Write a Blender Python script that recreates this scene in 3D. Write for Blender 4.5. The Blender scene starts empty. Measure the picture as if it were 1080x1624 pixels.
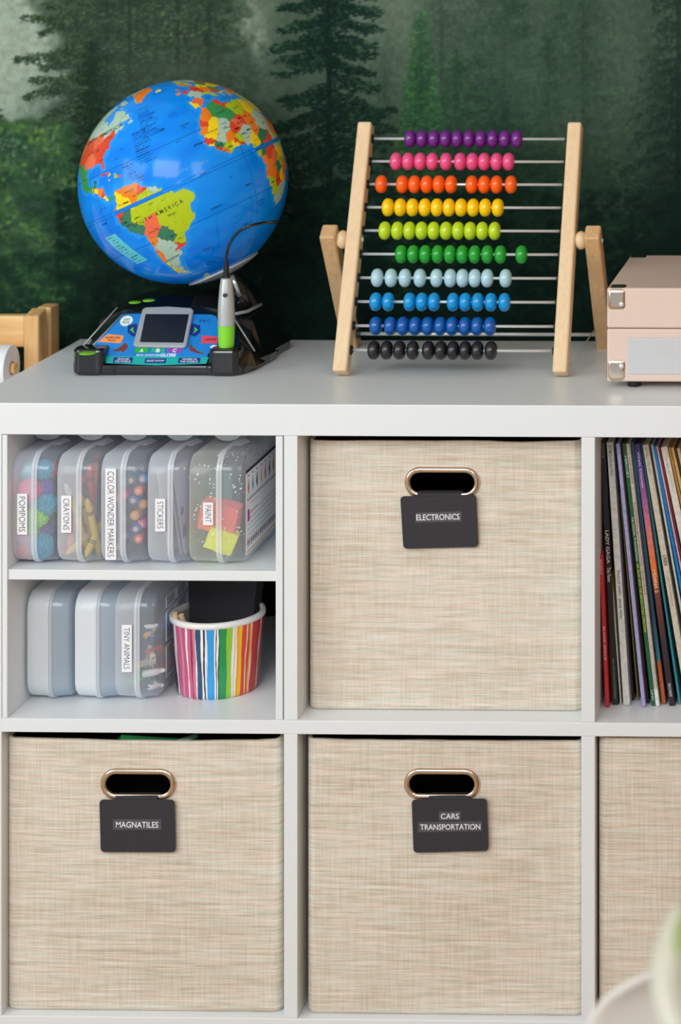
import bpy, bmesh, math, random
import numpy as np
from mathutils import Vector, Matrix, noise as mnoise

S = bpy.context.scene
COL = S.collection
R = math.radians
TOP = 0.77                      # height of the shelf unit's top surface above the floor

# ------------------------------------------------------------------ camera
CX, CY, CZ = 0.6955, -2.7041, TOP + 0.5987
FPX, YAW, PPX, PPY = 3673.4, -0.021, 1334.56, -167.9      # focal length and principal point for a 1080x1624 frame
cam_d = bpy.data.cameras.new('camera')
cam = bpy.data.objects.new('camera', cam_d)
COL.objects.link(cam)
cam.location = (CX, CY, CZ)
cam.rotation_euler = (R(90), 0, -YAW)
cam_d.sensor_fit = 'AUTO'; cam_d.sensor_width = 36
cam_d.lens = FPX * 36 / 1624
cam_d.shift_x = (540 - PPX) / 1624
cam_d.shift_y = (PPY - 812) / 1624
cam_d.clip_start = 0.05
cam_d.dof.use_dof = True
cam_d.dof.focus_distance = 2.79
cam_d.dof.aperture_fstop = 4.5
S.camera = cam

# ------------------------------------------------------------------ exposure, sky, daylight and fill light
S.view_settings.view_transform = 'Standard'
S.view_settings.look = 'None'
S.view_settings.gamma = 1
S.view_settings.use_curve_mapping = False
S.view_settings.exposure = 0.32
S.cycles.transparent_max_bounces = 40
S.cycles.max_bounces = 16
S.cycles.diffuse_bounces = 6
W = bpy.data.worlds.new('world'); S.world = W; W.use_nodes = True
W.node_tree.nodes['Background'].inputs[0].default_value = (0.86, 0.94, 1.0, 1)
W.node_tree.nodes['Background'].inputs[1].default_value = 0.50

def area(name, loc, target, sx, sy, power, color):
    l = bpy.data.lights.new(name, 'AREA'); l.shape = 'RECTANGLE'; l.size = sx; l.size_y = sy
    l.energy = power; l.color = color
    o = bpy.data.objects.new(name, l); COL.objects.link(o); o.location = loc
    o.rotation_euler = (Vector(target) - Vector(loc)).to_track_quat('-Z', 'Y').to_euler()
    return o
area('window_light_left', (-2.05, -1.85, 1.45), (0, 0.1, .6), 1.5, 1.5, 24, (0.87, 0.95, 1.0))
area('fill_light_front', (-.35, -2.6, 2.2), (-.1, .1, .6), 1.5, 1.2, 38, (0.90, 0.96, 1.0))  # fill lamp added to brighten the cube insides and the top
area('window_light_right', (1.02, -1.7, 1.75), (0, 0.2, .8),   .5, .75, 5, (1.0, 0.97, 0.92))

# ------------------------------------------------------------------ geometry of the view, used to place things at their own depth
FWD = Vector((math.sin(YAW), math.cos(YAW), 0)); RT = Vector((math.cos(YAW), -math.sin(YAW), 0)); CAM = Vector((CX, CY, CZ))
def ray(px, py): return FWD + RT * ((px - PPX) / FPX) + Vector((0, 0, -(py - PPY) / FPX))
def at(px, py, Y):
    d = ray(px, py); return CAM + d * ((Y - CY) / d.y)
def on_plane(px, py, p0, n):
    d = ray(px, py); return CAM + d * ((p0 - CAM).dot(n) / d.dot(n))

# ------------------------------------------------------------------ materials
def lin(c):
    return tuple((v / 255 / 12.92) if v / 255 <= .04045 else ((v / 255 + .055) / 1.055) ** 2.4 for v in c[:3]) + (1,)
MATS = {}
def mat(name, rgb, rough=.5, metal=0, coat=0, spec=.5, var=0, scale=30, bump=0, bscale=200, trans=0):
    if name in MATS: return MATS[name]
    m = bpy.data.materials.new(name); m.use_nodes = True; nt = m.node_tree
    b = nt.nodes['Principled BSDF']
    b.inputs['Base Color'].default_value = lin(rgb)
    b.inputs['Roughness'].default_value = rough; b.inputs['Metallic'].default_value = metal
    b.inputs['Coat Weight'].default_value = coat; b.inputs['Coat Roughness'].default_value = .05
    b.inputs['Specular IOR Level'].default_value = spec
    b.inputs['Transmission Weight'].default_value = trans
    tc = nt.nodes.new('ShaderNodeTexCoord')
    n = nt.nodes.new('ShaderNodeTexNoise'); n.inputs['Scale'].default_value = scale; n.inputs['Detail'].default_value = 3
    nt.links.new(tc.outputs['Object'], n.inputs['Vector'])
    mx = nt.nodes.new('ShaderNodeMix'); mx.data_type = 'RGBA'
    v = max(var, .015)
    mx.inputs[6].default_value = tuple(c * (1 - v) for c in lin(rgb)[:3]) + (1,)
    mx.inputs[7].default_value = tuple(min(1, c * (1 + v)) for c in lin(rgb)[:3]) + (1,)
    nt.links.new(n.outputs['Fac'], mx.inputs[0]); nt.links.new(mx.outputs[2], b.inputs['Base Color'])
    if bump:
        n2 = nt.nodes.new('ShaderNodeTexNoise'); n2.inputs['Scale'].default_value = bscale
        nt.links.new(tc.outputs['Object'], n2.inputs['Vector'])
        bp = nt.nodes.new('ShaderNodeBump'); bp.inputs['Strength'].default_value = bump; bp.inputs['Distance'].default_value = .002
        nt.links.new(n2.outputs['Fac'], bp.inputs['Height']); nt.links.new(bp.outputs[0], b.inputs['Normal'])
    MATS[name] = m
    return m

def mat_attr(name, rough=.5, coat=0, spec=.5, noise_amt=0, nscale=400, attr='paint'):
    m = bpy.data.materials.new(name); m.use_nodes = True; nt = m.node_tree; b = nt.nodes['Principled BSDF']
    a = nt.nodes.new('ShaderNodeAttribute'); a.attribute_name = attr
    b.inputs['Roughness'].default_value = rough; b.inputs['Coat Weight'].default_value = coat
    b.inputs['Coat Roughness'].default_value = .03
    b.inputs['Specular IOR Level'].default_value = spec
    src = a.outputs['Color']
    if noise_amt:
        tc = nt.nodes.new('ShaderNodeTexCoord'); n = nt.nodes.new('ShaderNodeTexNoise')
        n.inputs['Scale'].default_value = nscale; n.inputs['Detail'].default_value = 4
        nt.links.new(tc.outputs['Object'], n.inputs['Vector'])
        mr = nt.nodes.new('ShaderNodeMapRange'); mr.inputs[1].default_value = .3; mr.inputs[2].default_value = .7
        mr.inputs[3].default_value = 1 - noise_amt; mr.inputs[4].default_value = 1 + noise_amt
        nt.links.new(n.outputs['Fac'], mr.inputs[0])
        vm = nt.nodes.new('ShaderNodeVectorMath'); vm.operation = 'SCALE'
        nt.links.new(src, vm.inputs[0]); nt.links.new(mr.outputs[0], vm.inputs['Scale']); src = vm.outputs[0]
    nt.links.new(src, b.inputs['Base Color'])
    return m

def mat_wood(name, c1, c2, axis='Z', scale=18, rough=.5):
    m = bpy.data.materials.new(name); m.use_nodes = True; nt = m.node_tree; b = nt.nodes['Principled BSDF']
    b.inputs['Roughness'].default_value = rough
    tc = nt.nodes.new('ShaderNodeTexCoord'); mp = nt.nodes.new('ShaderNodeMapping')
    sc = {'X': (.08, 1, 1), 'Y': (1, .08, 1), 'Z': (1, 1, .08)}[axis]
    mp.inputs['Scale'].default_value = sc
    n = nt.nodes.new('ShaderNodeTexNoise'); n.inputs['Scale'].default_value = scale * 6; n.inputs['Detail'].default_value = 5
    n.inputs['Distortion'].default_value = .8
    nt.links.new(tc.outputs['Object'], mp.inputs[0]); nt.links.new(mp.outputs[0], n.inputs['Vector'])
    cr = nt.nodes.new('ShaderNodeValToRGB')
    cr.color_ramp.elements[0].position = .3; cr.color_ramp.elements[0].color = lin(c2)
    cr.color_ramp.elements[1].position = .65; cr.color_ramp.elements[1].color = lin(c1)
    nt.links.new(n.outputs['Fac'], cr.inputs[0]); nt.links.new(cr.outputs[0], b.inputs['Base Color'])
    return m

def mat_weave():
    m = bpy.data.materials.new('woven_beige_fabric'); m.use_nodes = True; nt = m.node_tree; b = nt.nodes['Principled BSDF']
    b.inputs['Roughness'].default_value = .9; b.inputs['Specular IOR Level'].default_value = .15
    tc = nt.nodes.new('ShaderNodeTexCoord')
    oi = nt.nodes.new('ShaderNodeObjectInfo')
    add = nt.nodes.new('ShaderNodeVectorMath'); add.operation = 'ADD'
    nt.links.new(tc.outputs['Object'], add.inputs[0]); nt.links.new(oi.outputs['Location'], add.inputs[1])
    def streak(scale, detail=2):
        mp = nt.nodes.new('ShaderNodeMapping'); mp.inputs['Scale'].default_value = scale
        n = nt.nodes.new('ShaderNodeTexNoise'); n.inputs['Scale'].default_value = 1; n.inputs['Detail'].default_value = detail
        nt.links.new(add.outputs[0], mp.inputs[0]); nt.links.new(mp.outputs[0], n.inputs['Vector'])
        return n.outputs['Fac']
    h = streak((26, 26, 760)); h2 = streak((7, 7, 230)); v = streak((560, 560, 20)); hue = streak((16, 16, 420))
    big = streak((6, 6, 5), 1)
    def math_(op, a, bb, c=None):
        k = nt.nodes.new('ShaderNodeMath'); k.operation = op
        for i, s in enumerate((a, bb, c)):
            if s is None: continue
            if isinstance(s, (int, float)): k.inputs[i].default_value = s
            else: nt.links.new(s, k.inputs[i])
        return k.outputs[0]
    t = math_('ADD', math_('MULTIPLY', h, .42), math_('ADD', math_('MULTIPLY', h2, .26), math_('ADD', math_('MULTIPLY', v, .2), math_('MULTIPLY', big, .12))))
    cr = nt.nodes.new('ShaderNodeValToRGB'); e = cr.color_ramp.elements
    e[0].position = .33; e[0].color = lin((196, 183, 166)); e[1].position = .68; e[1].color = lin((250, 249, 247))
    k = cr.color_ramp.elements.new(.44); k.color = lin((222, 210, 194))
    k = cr.color_ramp.elements.new(.53); k.color = lin((236, 228, 217))
    nt.links.new(t, cr.inputs[0])
    cr2 = nt.nodes.new('ShaderNodeValToRGB'); e = cr2.color_ramp.elements
    e[0].position = .38; e[0].color = lin((240, 243, 238)); e[1].position = .62; e[1].color = lin((255, 247, 241))
    nt.links.new(hue, cr2.inputs[0])
    mx = nt.nodes.new('ShaderNodeMix'); mx.data_type = 'RGBA'; mx.blend_type = 'MULTIPLY'; mx.inputs[0].default_value = 1
    nt.links.new(cr.outputs[0], mx.inputs[6]); nt.links.new(cr2.outputs[0], mx.inputs[7])
    # fine cross threads
    wv = nt.nodes.new('ShaderNodeTexWave'); wv.bands_direction = 'Z'; wv.inputs['Scale'].default_value = 190
    nt.links.new(tc.outputs['Object'], wv.inputs['Vector'])
    wx = nt.nodes.new('ShaderNodeTexWave'); wx.bands_direction = 'X'; wx.inputs['Scale'].default_value = 190
    nt.links.new(tc.outputs['Object'], wx.inputs['Vector'])
    th = math_('MULTIPLY', wv.outputs['Fac'], wx.outputs['Fac'])
    sh = math_('ADD', math_('MULTIPLY', th, .16), .90)
    vm = nt.nodes.new('ShaderNodeVectorMath'); vm.operation = 'SCALE'
    nt.links.new(mx.outputs[2], vm.inputs[0]); nt.links.new(sh, vm.inputs['Scale'])
    nt.links.new(vm.outputs[0], b.inputs['Base Color'])
    bp = nt.nodes.new('ShaderNodeBump'); bp.inputs['Strength'].default_value = .35; bp.inputs['Distance'].default_value = .0008
    nt.links.new(math_('ADD', h, th), bp.inputs['Height']); nt.links.new(bp.outputs[0], b.inputs['Normal'])
    return m

def mat_plastic(name, tint=(225, 232, 240), clear=.5, rough=.25, specks=False):
    """frosted see-through polypropylene"""
    m = bpy.data.materials.new(name); m.use_nodes = True; nt = m.node_tree
    out = nt.nodes['Material Output']; nt.nodes.remove(nt.nodes['Principled BSDF'])
    tr = nt.nodes.new('ShaderNodeBsdfTransparent'); tr.inputs[0].default_value = lin((252, 253, 255))
    df = nt.nodes.new('ShaderNodeBsdfDiffuse'); df.inputs[0].default_value = lin(tint)
    tl = nt.nodes.new('ShaderNodeBsdfTranslucent'); tl.inputs[0].default_value = lin(tint)
    gl = nt.nodes.new('ShaderNodeBsdfGlossy'); gl.inputs['Roughness'].default_value = rough
    m1 = nt.nodes.new('ShaderNodeMixShader'); m1.inputs[0].default_value = .16
    nt.links.new(df.outputs[0], m1.inputs[1]); nt.links.new(tl.outputs[0], m1.inputs[2])
    m2 = nt.nodes.new('ShaderNodeMixShader'); nt.links.new(tr.outputs[0], m2.inputs[2]); nt.links.new(m1.outputs[0], m2.inputs[1])
    tc = nt.nodes.new('ShaderNodeTexCoord')
    if specks:
        vo = nt.nodes.new('ShaderNodeTexVoronoi'); vo.inputs['Scale'].default_value = 230
        nt.links.new(tc.outputs['Object'], vo.inputs['Vector'])
        mr = nt.nodes.new('ShaderNodeMapRange'); mr.inputs[1].default_value = .20; mr.inputs[2].default_value = .26
        mr.inputs[3].default_value = .05; mr.inputs[4].default_value = clear
        nt.links.new(vo.outputs['Distance'], mr.inputs[0])
        nz = nt.nodes.new('ShaderNodeTexNoise'); nz.inputs['Scale'].default_value = 60
        nt.links.new(tc.outputs['Object'], nz.inputs['Vector'])
        mr2 = nt.nodes.new('ShaderNodeMapRange'); mr2.inputs[1].default_value = .5; mr2.inputs[2].default_value = .53
        nt.links.new(nz.outputs['Fac'], mr2.inputs[0])
        mm = nt.nodes.new('ShaderNodeMix'); mm.data_type = 'FLOAT'; mm.inputs[2].default_value = clear
        nt.links.new(mr2.outputs[0], mm.inputs[0]); nt.links.new(mr.outputs[0], mm.inputs[3])
        nt.links.new(mm.outputs[0], m2.inputs[0])
    else:
        nz = nt.nodes.new('ShaderNodeTexNoise'); nz.inputs['Scale'].default_value = 12
        nt.links.new(tc.outputs['Object'], nz.inputs['Vector'])
        mr = nt.nodes.new('ShaderNodeMapRange'); mr.inputs[3].default_value = clear - .04; mr.inputs[4].default_value = clear + .04
        nt.links.new(nz.outputs['Fac'], mr.inputs[0]); nt.links.new(mr.outputs[0], m2.inputs[0])
    lw = nt.nodes.new('ShaderNodeLayerWeight'); lw.inputs['Blend'].default_value = .5     # seen edge-on the plastic is thicker, so milkier
    pw = nt.nodes.new('ShaderNodeMath'); pw.operation = 'POWER'; pw.inputs[1].default_value = 2.6; nt.links.new(lw.outputs['Facing'], pw.inputs[0])
    iv = nt.nodes.new('ShaderNodeMath'); iv.operation = 'MULTIPLY_ADD'; iv.inputs[1].default_value = -.75; iv.inputs[2].default_value = 1; nt.links.new(pw.outputs[0], iv.inputs[0])
    src = m2.inputs[0].links[0].from_socket; mu = nt.nodes.new('ShaderNodeMath'); mu.operation = 'MULTIPLY'
    nt.links.new(src, mu.inputs[0]); nt.links.new(iv.outputs[0], mu.inputs[1]); nt.links.new(mu.outputs[0], m2.inputs[0])
    fr = nt.nodes.new('ShaderNodeFresnel'); fr.inputs[0].default_value = 1.45
    m3 = nt.nodes.new('ShaderNodeMixShader'); ge = nt.nodes.new('ShaderNodeNewGeometry')
    fb = nt.nodes.new('ShaderNodeMix'); fb.data_type = 'FLOAT'; fb.inputs[3].default_value = .04      # thin sheet: no inner total reflection
    nt.links.new(ge.outputs['Backfacing'], fb.inputs[0]); nt.links.new(fr.outputs[0], fb.inputs[2]); nt.links.new(fb.outputs[0], m3.inputs[0])
    nt.links.new(m2.outputs[0], m3.inputs[1]); nt.links.new(gl.outputs[0], m3.inputs[2])
    nt.links.new(m3.outputs[0], out.inputs[0])
    return m

WHITE = mat('white_lacquer', (228, 232, 234), .38, bump=.02, bscale=60)
WEAVE = mat_weave()
DARKLINE = mat('dark_lining', (26, 24, 28), .8)
NICKEL = mat('pale_gold_nickel', (214, 196, 178), .16, 1)
STEEL = mat('bright_steel', (226, 230, 232), .32, .45)
BLACKCARD = mat('black_card', (46, 44, 50), .75, var=.05, scale=200)
TAPE = mat('dark_grey_label_tape', (78, 76, 82), .6)
TEXTW = mat('white_ink', (235, 235, 238), .6)
PAPER = mat('white_paper', (240, 240, 244), .7)
INK = mat('dark_ink', (52, 44, 58), .6)
BEECH = mat_wood('pale_beech', (234, 204, 164), (226, 193, 150), 'Z', 30)
BEECHD = mat_wood('beech_leg', (220, 180, 132), (206, 163, 114), 'Z', 30)
PINE = mat_wood('pine', (240, 200, 140), (214, 160, 96), 'X', 9)
PINEZ = mat_wood('pine_upright', (238, 196, 136), (208, 154, 92), 'Z', 9)
BLACKP = mat('glossy_black_plastic', (12, 13, 18), .16, coat=.5)
BLACKM = mat('ribbed_black_plastic', (20, 22, 24), .4, bump=.3, bscale=500)
SILVERP = mat('silver_plastic', (176, 180, 182), .35, .3)
GREENP = mat('lime_plastic', (132, 214, 40), .35, coat=.3)
CLEARP = mat_plastic('frosted_plastic', (242, 248, 255), .56, .22)
LIDP = mat_plastic('clear_lid_plastic', (232, 242, 255), .74, .12)
LIDW = mat_plastic('milky_lid_plastic', (214, 230, 246), .44, .14)
LIDS = mat_plastic('clear_lid_plastic_specked', (240, 246, 255), .74, .12, True)
RIMP = mat_plastic('frosted_plastic_rim', (244, 249, 255), .38, .2)
CLEARW = mat_plastic('milky_plastic', (246, 251, 255), .16, .25)
SPECKP = mat_plastic('frosted_plastic_specked', (240, 244, 238), .72, .2, True)

# ------------------------------------------------------------------ object helpers
def tag(o, label=None, cat=None, group=None, kind=None):
    if label: o['label'] = label
    if cat: o['category'] = cat
    if group: o['group'] = group
    if kind: o['kind'] = kind
    return o
def thing(name, label, cat, loc, group=None):
    o = bpy.data.objects.new(name, None); COL.objects.link(o); o.location = loc; o.empty_display_size = .02
    return tag(o, label, cat, group)
def root_loc(p):
    v = Vector((0, 0, 0))
    while p: v += Vector(p.location); p = p.parent
    return v
def obj(name, verts, faces, m, parent=None, world=True, smooth=False, bevel=0, seg=2, mats=None, fmat=None, autos=None):
    me = bpy.data.meshes.new(name)
    off = root_loc(parent) if (parent and world) else Vector((0, 0, 0))
    me.from_pydata([tuple(Vector(v) - off) for v in verts], [], faces)
    for q in (mats or [m]): me.materials.append(q)
    if fmat is not None: me.polygons.foreach_set('material_index', fmat)
    if smooth: me.polygons.foreach_set('use_smooth', [True] * len(me.polygons))
    me.update()
    o = bpy.data.objects.new(name, me); COL.objects.link(o)
    if parent: o.parent = parent
    if autos is not None: me.set_sharp_from_angle(angle=R(autos))
    if bevel:
        b = o.modifiers.new('bevel', 'BEVEL'); b.width = bevel; b.segments = seg; b.limit_method = 'ANGLE'; b.angle_limit = R(40)
        b.harden_normals = False
    return o
def top(o, dz=None):
    """make a single-mesh thing carry its own origin"""
    vs = [v.co.copy() for v in o.data.vertices]
    c = Vector(((min(v.x for v in vs) + max(v.x for v in vs)) / 2, (min(v.y for v in vs) + max(v.y for v in vs)) / 2, min(v.z for v in vs)))
    o.data.transform(Matrix.Translation(-c)); o.location = c
    return o
class G:
    def __init__(s): s.v = []; s.f = []; s.m = []
    def add(s, v, f, mi=0):
        k = len(s.v); s.v += [tuple(p) for p in v]; s.f += [tuple(i + k for i in q) for q in f]; s.m += [mi] * len(f); return s
    def box(s, x0, x1, y0, y1, z0, z1, mi=0):
        return s.add([(x0, y0, z0), (x1, y0, z0), (x1, y1, z0), (x0, y1, z0), (x0, y0, z1), (x1, y0, z1), (x1, y1, z1), (x0, y1, z1)],
                     [(0, 3, 2, 1), (4, 5, 6, 7), (0, 1, 5, 4), (1, 2, 6, 5), (2, 3, 7, 6), (3, 0, 4, 7)], mi)
    def prism(s, pts, d, mi=0):
        """pts: polygon in space, extruded by vector d"""
        n = len(pts); pts = [Vector(p) for p in pts]; d = Vector(d)
        f = [tuple(range(n))[::-1], tuple(range(n, 2 * n))] + [(i, (i + 1) % n, n + (i + 1) % n, n + i) for i in range(n)]
        return s.add(pts + [p + d for p in pts], f, mi)
    def tube(s, path, rad, n=12, cap=True, mi=0):
        path = [Vector(p) for p in path]
        if not hasattr(rad, '__len__'): rad = [rad] * len(path)
        v = []; a = None
        for i, p in enumerate(path):
            t = (path[min(i + 1, len(path) - 1)] - path[max(i - 1, 0)]).normalized()
            if a is None: a = t.orthogonal().normalized()
            else: a = (a - t * a.dot(t)).normalized()
            b = t.cross(a)
            for k in range(n):
                q = 2 * math.pi * k / n; v.append(p + (a * math.cos(q) + b * math.sin(q)) * rad[i])
        f = []
        for i in range(len(path) - 1):
            for k in range(n): f.append((i * n + k, i * n + (k + 1) % n, (i + 1) * n + (k + 1) % n, (i + 1) * n + k))
        if cap: f.append(tuple(range(n))[::-1]); f.append(tuple((len(path) - 1) * n + k for k in range(n)))
        return s.add(v, f, mi)
    def lathe(s, prof, c=(0, 0, 0), ax=(0, 0, 1), n=24, mi=0, cap=True):
        """prof: (radius, height) pairs along ax"""
        ax = Vector(ax).normalized(); a = ax.orthogonal().normalized(); b = ax.cross(a); c = Vector(c); v = []
        for r, h in prof:
            for k in range(n):
                q = 2 * math.pi * k / n; v.append(c + ax * h + (a * math.cos(q) + b * math.sin(q)) * r)
        f = []
        for i in range(len(prof) - 1):
            for k in range(n): f.append((i * n + k, i * n + (k + 1) % n, (i + 1) * n + (k + 1) % n, (i + 1) * n + k))
        if cap: f.append(tuple(range(n))[::-1]); f.append(tuple((len(prof) - 1) * n + k for k in range(n)))
        return s.add(v, f, mi)
    def sphere(s, c, r, n=12, sc=(1, 1, 1), mi=0):
        prof = []
        for i in range(n + 1):
            t = math.pi * i / n; prof.append((max(1e-5, math.sin(t)) * r, -math.cos(t) * r))
        g = G().lathe(prof, n=n * 2)
        return s.add([(c[0] + x * sc[0], c[1] + y * sc[1], c[2] + z * sc[2]) for x, y, z in g.v], g.f, mi)
    def obj(s, name, m, parent=None, **k):
        mats = k.pop('mats', None)
        return obj(name, s.v, s.f, m, parent, mats=mats, fmat=s.m if mats else None, **k)
def box(name, b, m, parent=None, bevel=.0006, **k): return G().box(*b).obj(name, m, parent, bevel=bevel, **k)

_tc = {}
def text_shape(body, thin=0):
    key = (body, thin)
    if key in _tc: return _tc[key]
    cu = bpy.data.curves.new('t', 'FONT'); cu.body = body; cu.size = 1; cu.resolution_u = 3; cu.align_x = 'CENTER'; cu.offset = thin
    cu.space_line = .95
    o = bpy.data.objects.new('t', cu); COL.objects.link(o)
    bpy.context.view_layer.update()
    me = bpy.data.meshes.new_from_object(o.evaluated_get(bpy.context.evaluated_depsgraph_get()))
    v = [(p.co.x, p.co.y) for p in me.vertices]; f = [tuple(p.vertices) for p in me.polygons]
    bpy.data.objects.remove(o); bpy.data.curves.remove(cu); bpy.data.meshes.remove(me)
    xs = [p[0] for p in v]; ys = [p[1] for p in v]
    x0, x1, y0, y1 = min(xs), max(xs), min(ys), max(ys)
    v = [((x - x0) / (x1 - x0) - .5, (y - y0) / (y1 - y0) - .5) for x, y in v]
    _tc[key] = (v, f, (x1 - x0) / (y1 - y0)); return _tc[key]
def text(name, body, m, parent, c, right, up, w, h, thin=0, warp=None, local=False):
    v, f, asp = text_shape(body, thin)
    c = Vector(c); right = Vector(right).normalized(); up = Vector(up).normalized()
    vs = [c + right * (x * w) + up * (y * h) for x, y in v]
    if warp: vs = [warp(x * w, y * h) for x, y in v]
    return obj(name, vs, f, m, parent, world=not local)

def beam(p0, p1, wx, t, g=None):
    """square bar from p0 to p1 in the YZ plane; wx wide in X, t thick"""
    p0 = Vector(p0); p1 = Vector(p1); d = (p1 - p0).normalized(); nrm = Vector((1, 0, 0)).cross(d).normalized() * (t / 2); x = Vector((wx / 2, 0, 0))
    g = g or G()
    return g.prism([p0 - x - nrm, p0 + x - nrm, p0 + x + nrm, p0 - x + nrm], p1 - p0)

# ================================================================== the room
def paint_mural(PX, PY):
    """a misty spruce forest, sampled at positions on the wallpaper"""
    rs = np.random.RandomState(7)
    x0, x1, y0, y1, st = -420, 1500, -420, 700, 1.5
    w, h = int((x1 - x0) / st), int((y1 - y0) / st)
    X, Y = np.meshgrid(x0 + np.arange(w) * st, y0 + np.arange(h) * st)
    def fbm(cell, octv=4, seed=0):
        r = np.random.RandomState(seed); out = np.zeros((h, w)); amp = 1; tot = 0
        for o in range(octv):
            c = cell / 2 ** o
            gh, gw = int(h * st / c) + 3, int(w * st / c) + 3
            g = r.rand(gh, gw)
            yy = (Y - y0) / c; xx = (X - x0) / c; iy = yy.astype(int); ix = xx.astype(int); fy = yy - iy; fx = xx - ix
            fy = fy * fy * (3 - 2 * fy); fx = fx * fx * (3 - 2 * fx)
            out += amp * ((g[iy, ix] * (1 - fx) + g[iy, ix + 1] * fx) * (1 - fy) + (g[iy + 1, ix] * (1 - fx) + g[iy + 1, ix + 1] * fx) * fy)
            tot += amp; amp *= .6
        return out / tot
    def ss(a, b, x): t = np.clip((x - a) / (b - a), 0, 1); return t * t * (3 - 2 * t)
    im = np.zeros((h, w, 3))
    def lay(col, a):
        im[:] = im * (1 - a[..., None]) + np.array(col)[None, None] * a[..., None]
    lay((150, 158, 146), np.ones((h, w)))
    edge = X + (fbm(60, 4, 21) - .5) * 130
    lay((62, 76, 64), ss(62, 118, edge + 18 * ss(150, 0, Y)) * .95)
    lay((80, 94, 82), ss(560, 680, X) * ss(200, 20, Y) * .6)
    lay((46, 64, 54), ss(640, 900, X) * .55)
    lay((30, 46, 40), ss(960, 1100, X) * .7)
    lay((44, 62, 52), ss(120, 330, Y + (fbm(120, 3, 1) - .5) * 160) * .9)
    lay((18, 36, 31), ss(250, 460, Y + (fbm(90, 3, 2) - .5) * 120) * ss(60, 260, X))
    def stamp(px, py, rx, ry, c, al):
        cx, cy = (px - x0) / st, (py - y0) / st; rx = max(rx / st, .7); ry = max(ry / st, .7)
        a0, a1 = int(cx - rx - 1), int(cx + rx + 2); b0, b1 = int(cy - ry - 1), int(cy + ry + 2)
        if a0 < 0 or b0 < 0 or a1 >= w or b1 >= h: return
        yy, xx = np.ogrid[b0:b1, a0:a1]
        k = np.clip(1.25 - ((xx - cx) / rx) ** 2 - ((yy - cy) / ry) ** 2, 0, 1) * al
        im[b0:b1, a0:a1] = im[b0:b1, a0:a1] * (1 - k[..., None]) + np.array(c) * k[..., None]
    def tree(x, yt, yb, hw, dk, lt, step=9, al=.75, dens=1.0, trunk=True, droop=.35, gap=.15):
        dk = np.array(dk, float); lt = np.array(lt, float)
        if trunk:
            for yy in np.arange(yt, yb, 3): stamp(x + rs.randn() * .6, yy, 1.2 + 4 * (yy - yt) / (yb - yt), 3, dk * .8, al)
        y = yt
        while y < yb:
            fr = (y - yt) / (yb - yt)
            for sd in (-1, 1):
                if rs.rand() < gap: continue
                L = hw * (fr ** .75) * (.45 + .75 * rs.rand()) + 4
                dr = droop * (.5 + rs.rand()); n = int(L / 3.2 * dens) + 2
                for s in np.linspace(0, 1, n):
                    bx = x + sd * L * s; by = y + dr * L * s * s + L * .06 * math.sin(3 * s + y)
                    q = rs.rand() ** 1.5
                    c = dk + (lt - dk) * q * (.25 + .75 * s)
                    stamp(bx + rs.randn() * 2.5, by + rs.randn() * 2 + 3.5 * rs.rand(), 2.2 + 4.5 * rs.rand() * (1 - .5 * s), 1.3 + 2.6 * rs.rand(), c, al)
                    if rs.rand() < .45:
                        stamp(bx + rs.randn() * 3, by + 5 + 6 * rs.rand(), 1.3 + rs.rand(), 3.5 + 4 * rs.rand(), c * .9, al * .7)
            y += step * (.6 + .8 * rs.rand()) * (.55 + .6 * fr)
    def spruce(x, yt, yb, hw, dk, lt, tier=24, al=.9, droop=.38, seed=1):
        q = np.random.RandomState(seed); dk = np.array(dk, float); lt = np.array(lt, float)
        for yy in np.arange(yt, yb, 2): stamp(x + q.randn() * .5, yy, 1.5 + 7 * (yy - yt) / (yb - yt), 3, dk * .9, al)
        y = yt + 6
        while y < yb:
            fr = (y - yt) / (yb - yt); fr2 = fr ** .8
            for sd in (-1, 1):
                L = hw * fr2 * (.62 + .5 * q.rand()) + 6; dr = droop * (.7 + .6 * q.rand()); th = tier * (.62 + .5 * q.rand()); ph = q.rand() * 6; off = q.randn() * tier * .25
                for s_ in np.arange(0, 1, 2.6 / L):
                    bx = x + sd * L * s_; by = y + off + dr * L * (s_ - .28 * s_ * s_ * s_) + 2.4 * math.sin(s_ * 11 + ph)
                    T = th * (1 - .72 * s_) * (.5 + .8 * q.rand())
                    for k in range(int(T / 2.4) + 1):
                        u = k * 2.4 / max(T, 1)
                        c = lt * (1 - u) * .9 + dk * u if q.rand() < .33 * (.4 + s_) else dk * (.85 + .35 * q.rand())
                        stamp(bx + q.randn() * 2.2 + sd * 1.5, by + k * 2.4 + q.randn() * 1.1, 2.0 + 2.6 * q.rand(), .9 + 1.0 * q.rand(), c, al)
            y += tier * (.55 + .5 * q.rand()) * (.5 + .6 * fr)
    def bough(xa, ya, xb, yb, th, dk, lt, al=.85):
        dk = np.array(dk, float); lt = np.array(lt, float); n = int(abs(xb - xa) / 1.6) + 2
        for s_ in np.linspace(0, 1, n):
            bx = xa + (xb - xa) * s_; by = ya + (yb - ya) * s_ + 5 * math.sin(s_ * 5 + xa)
            T = th * (1 - .55 * s_) * (.35 + 1.0 * rs.rand())
            for k in range(int(T / 2) + 1):
                c = lt if rs.rand() < .22 * (1.3 - k * 2 / max(T, 1)) else dk * (.9 + .4 * rs.rand())
                stamp(bx + rs.randn() * 2.6, by + k * 2 + rs.randn() * 1.6, 1.6 + 2.2 * rs.rand(), .9 + 1.1 * rs.rand(), c, al)
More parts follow.
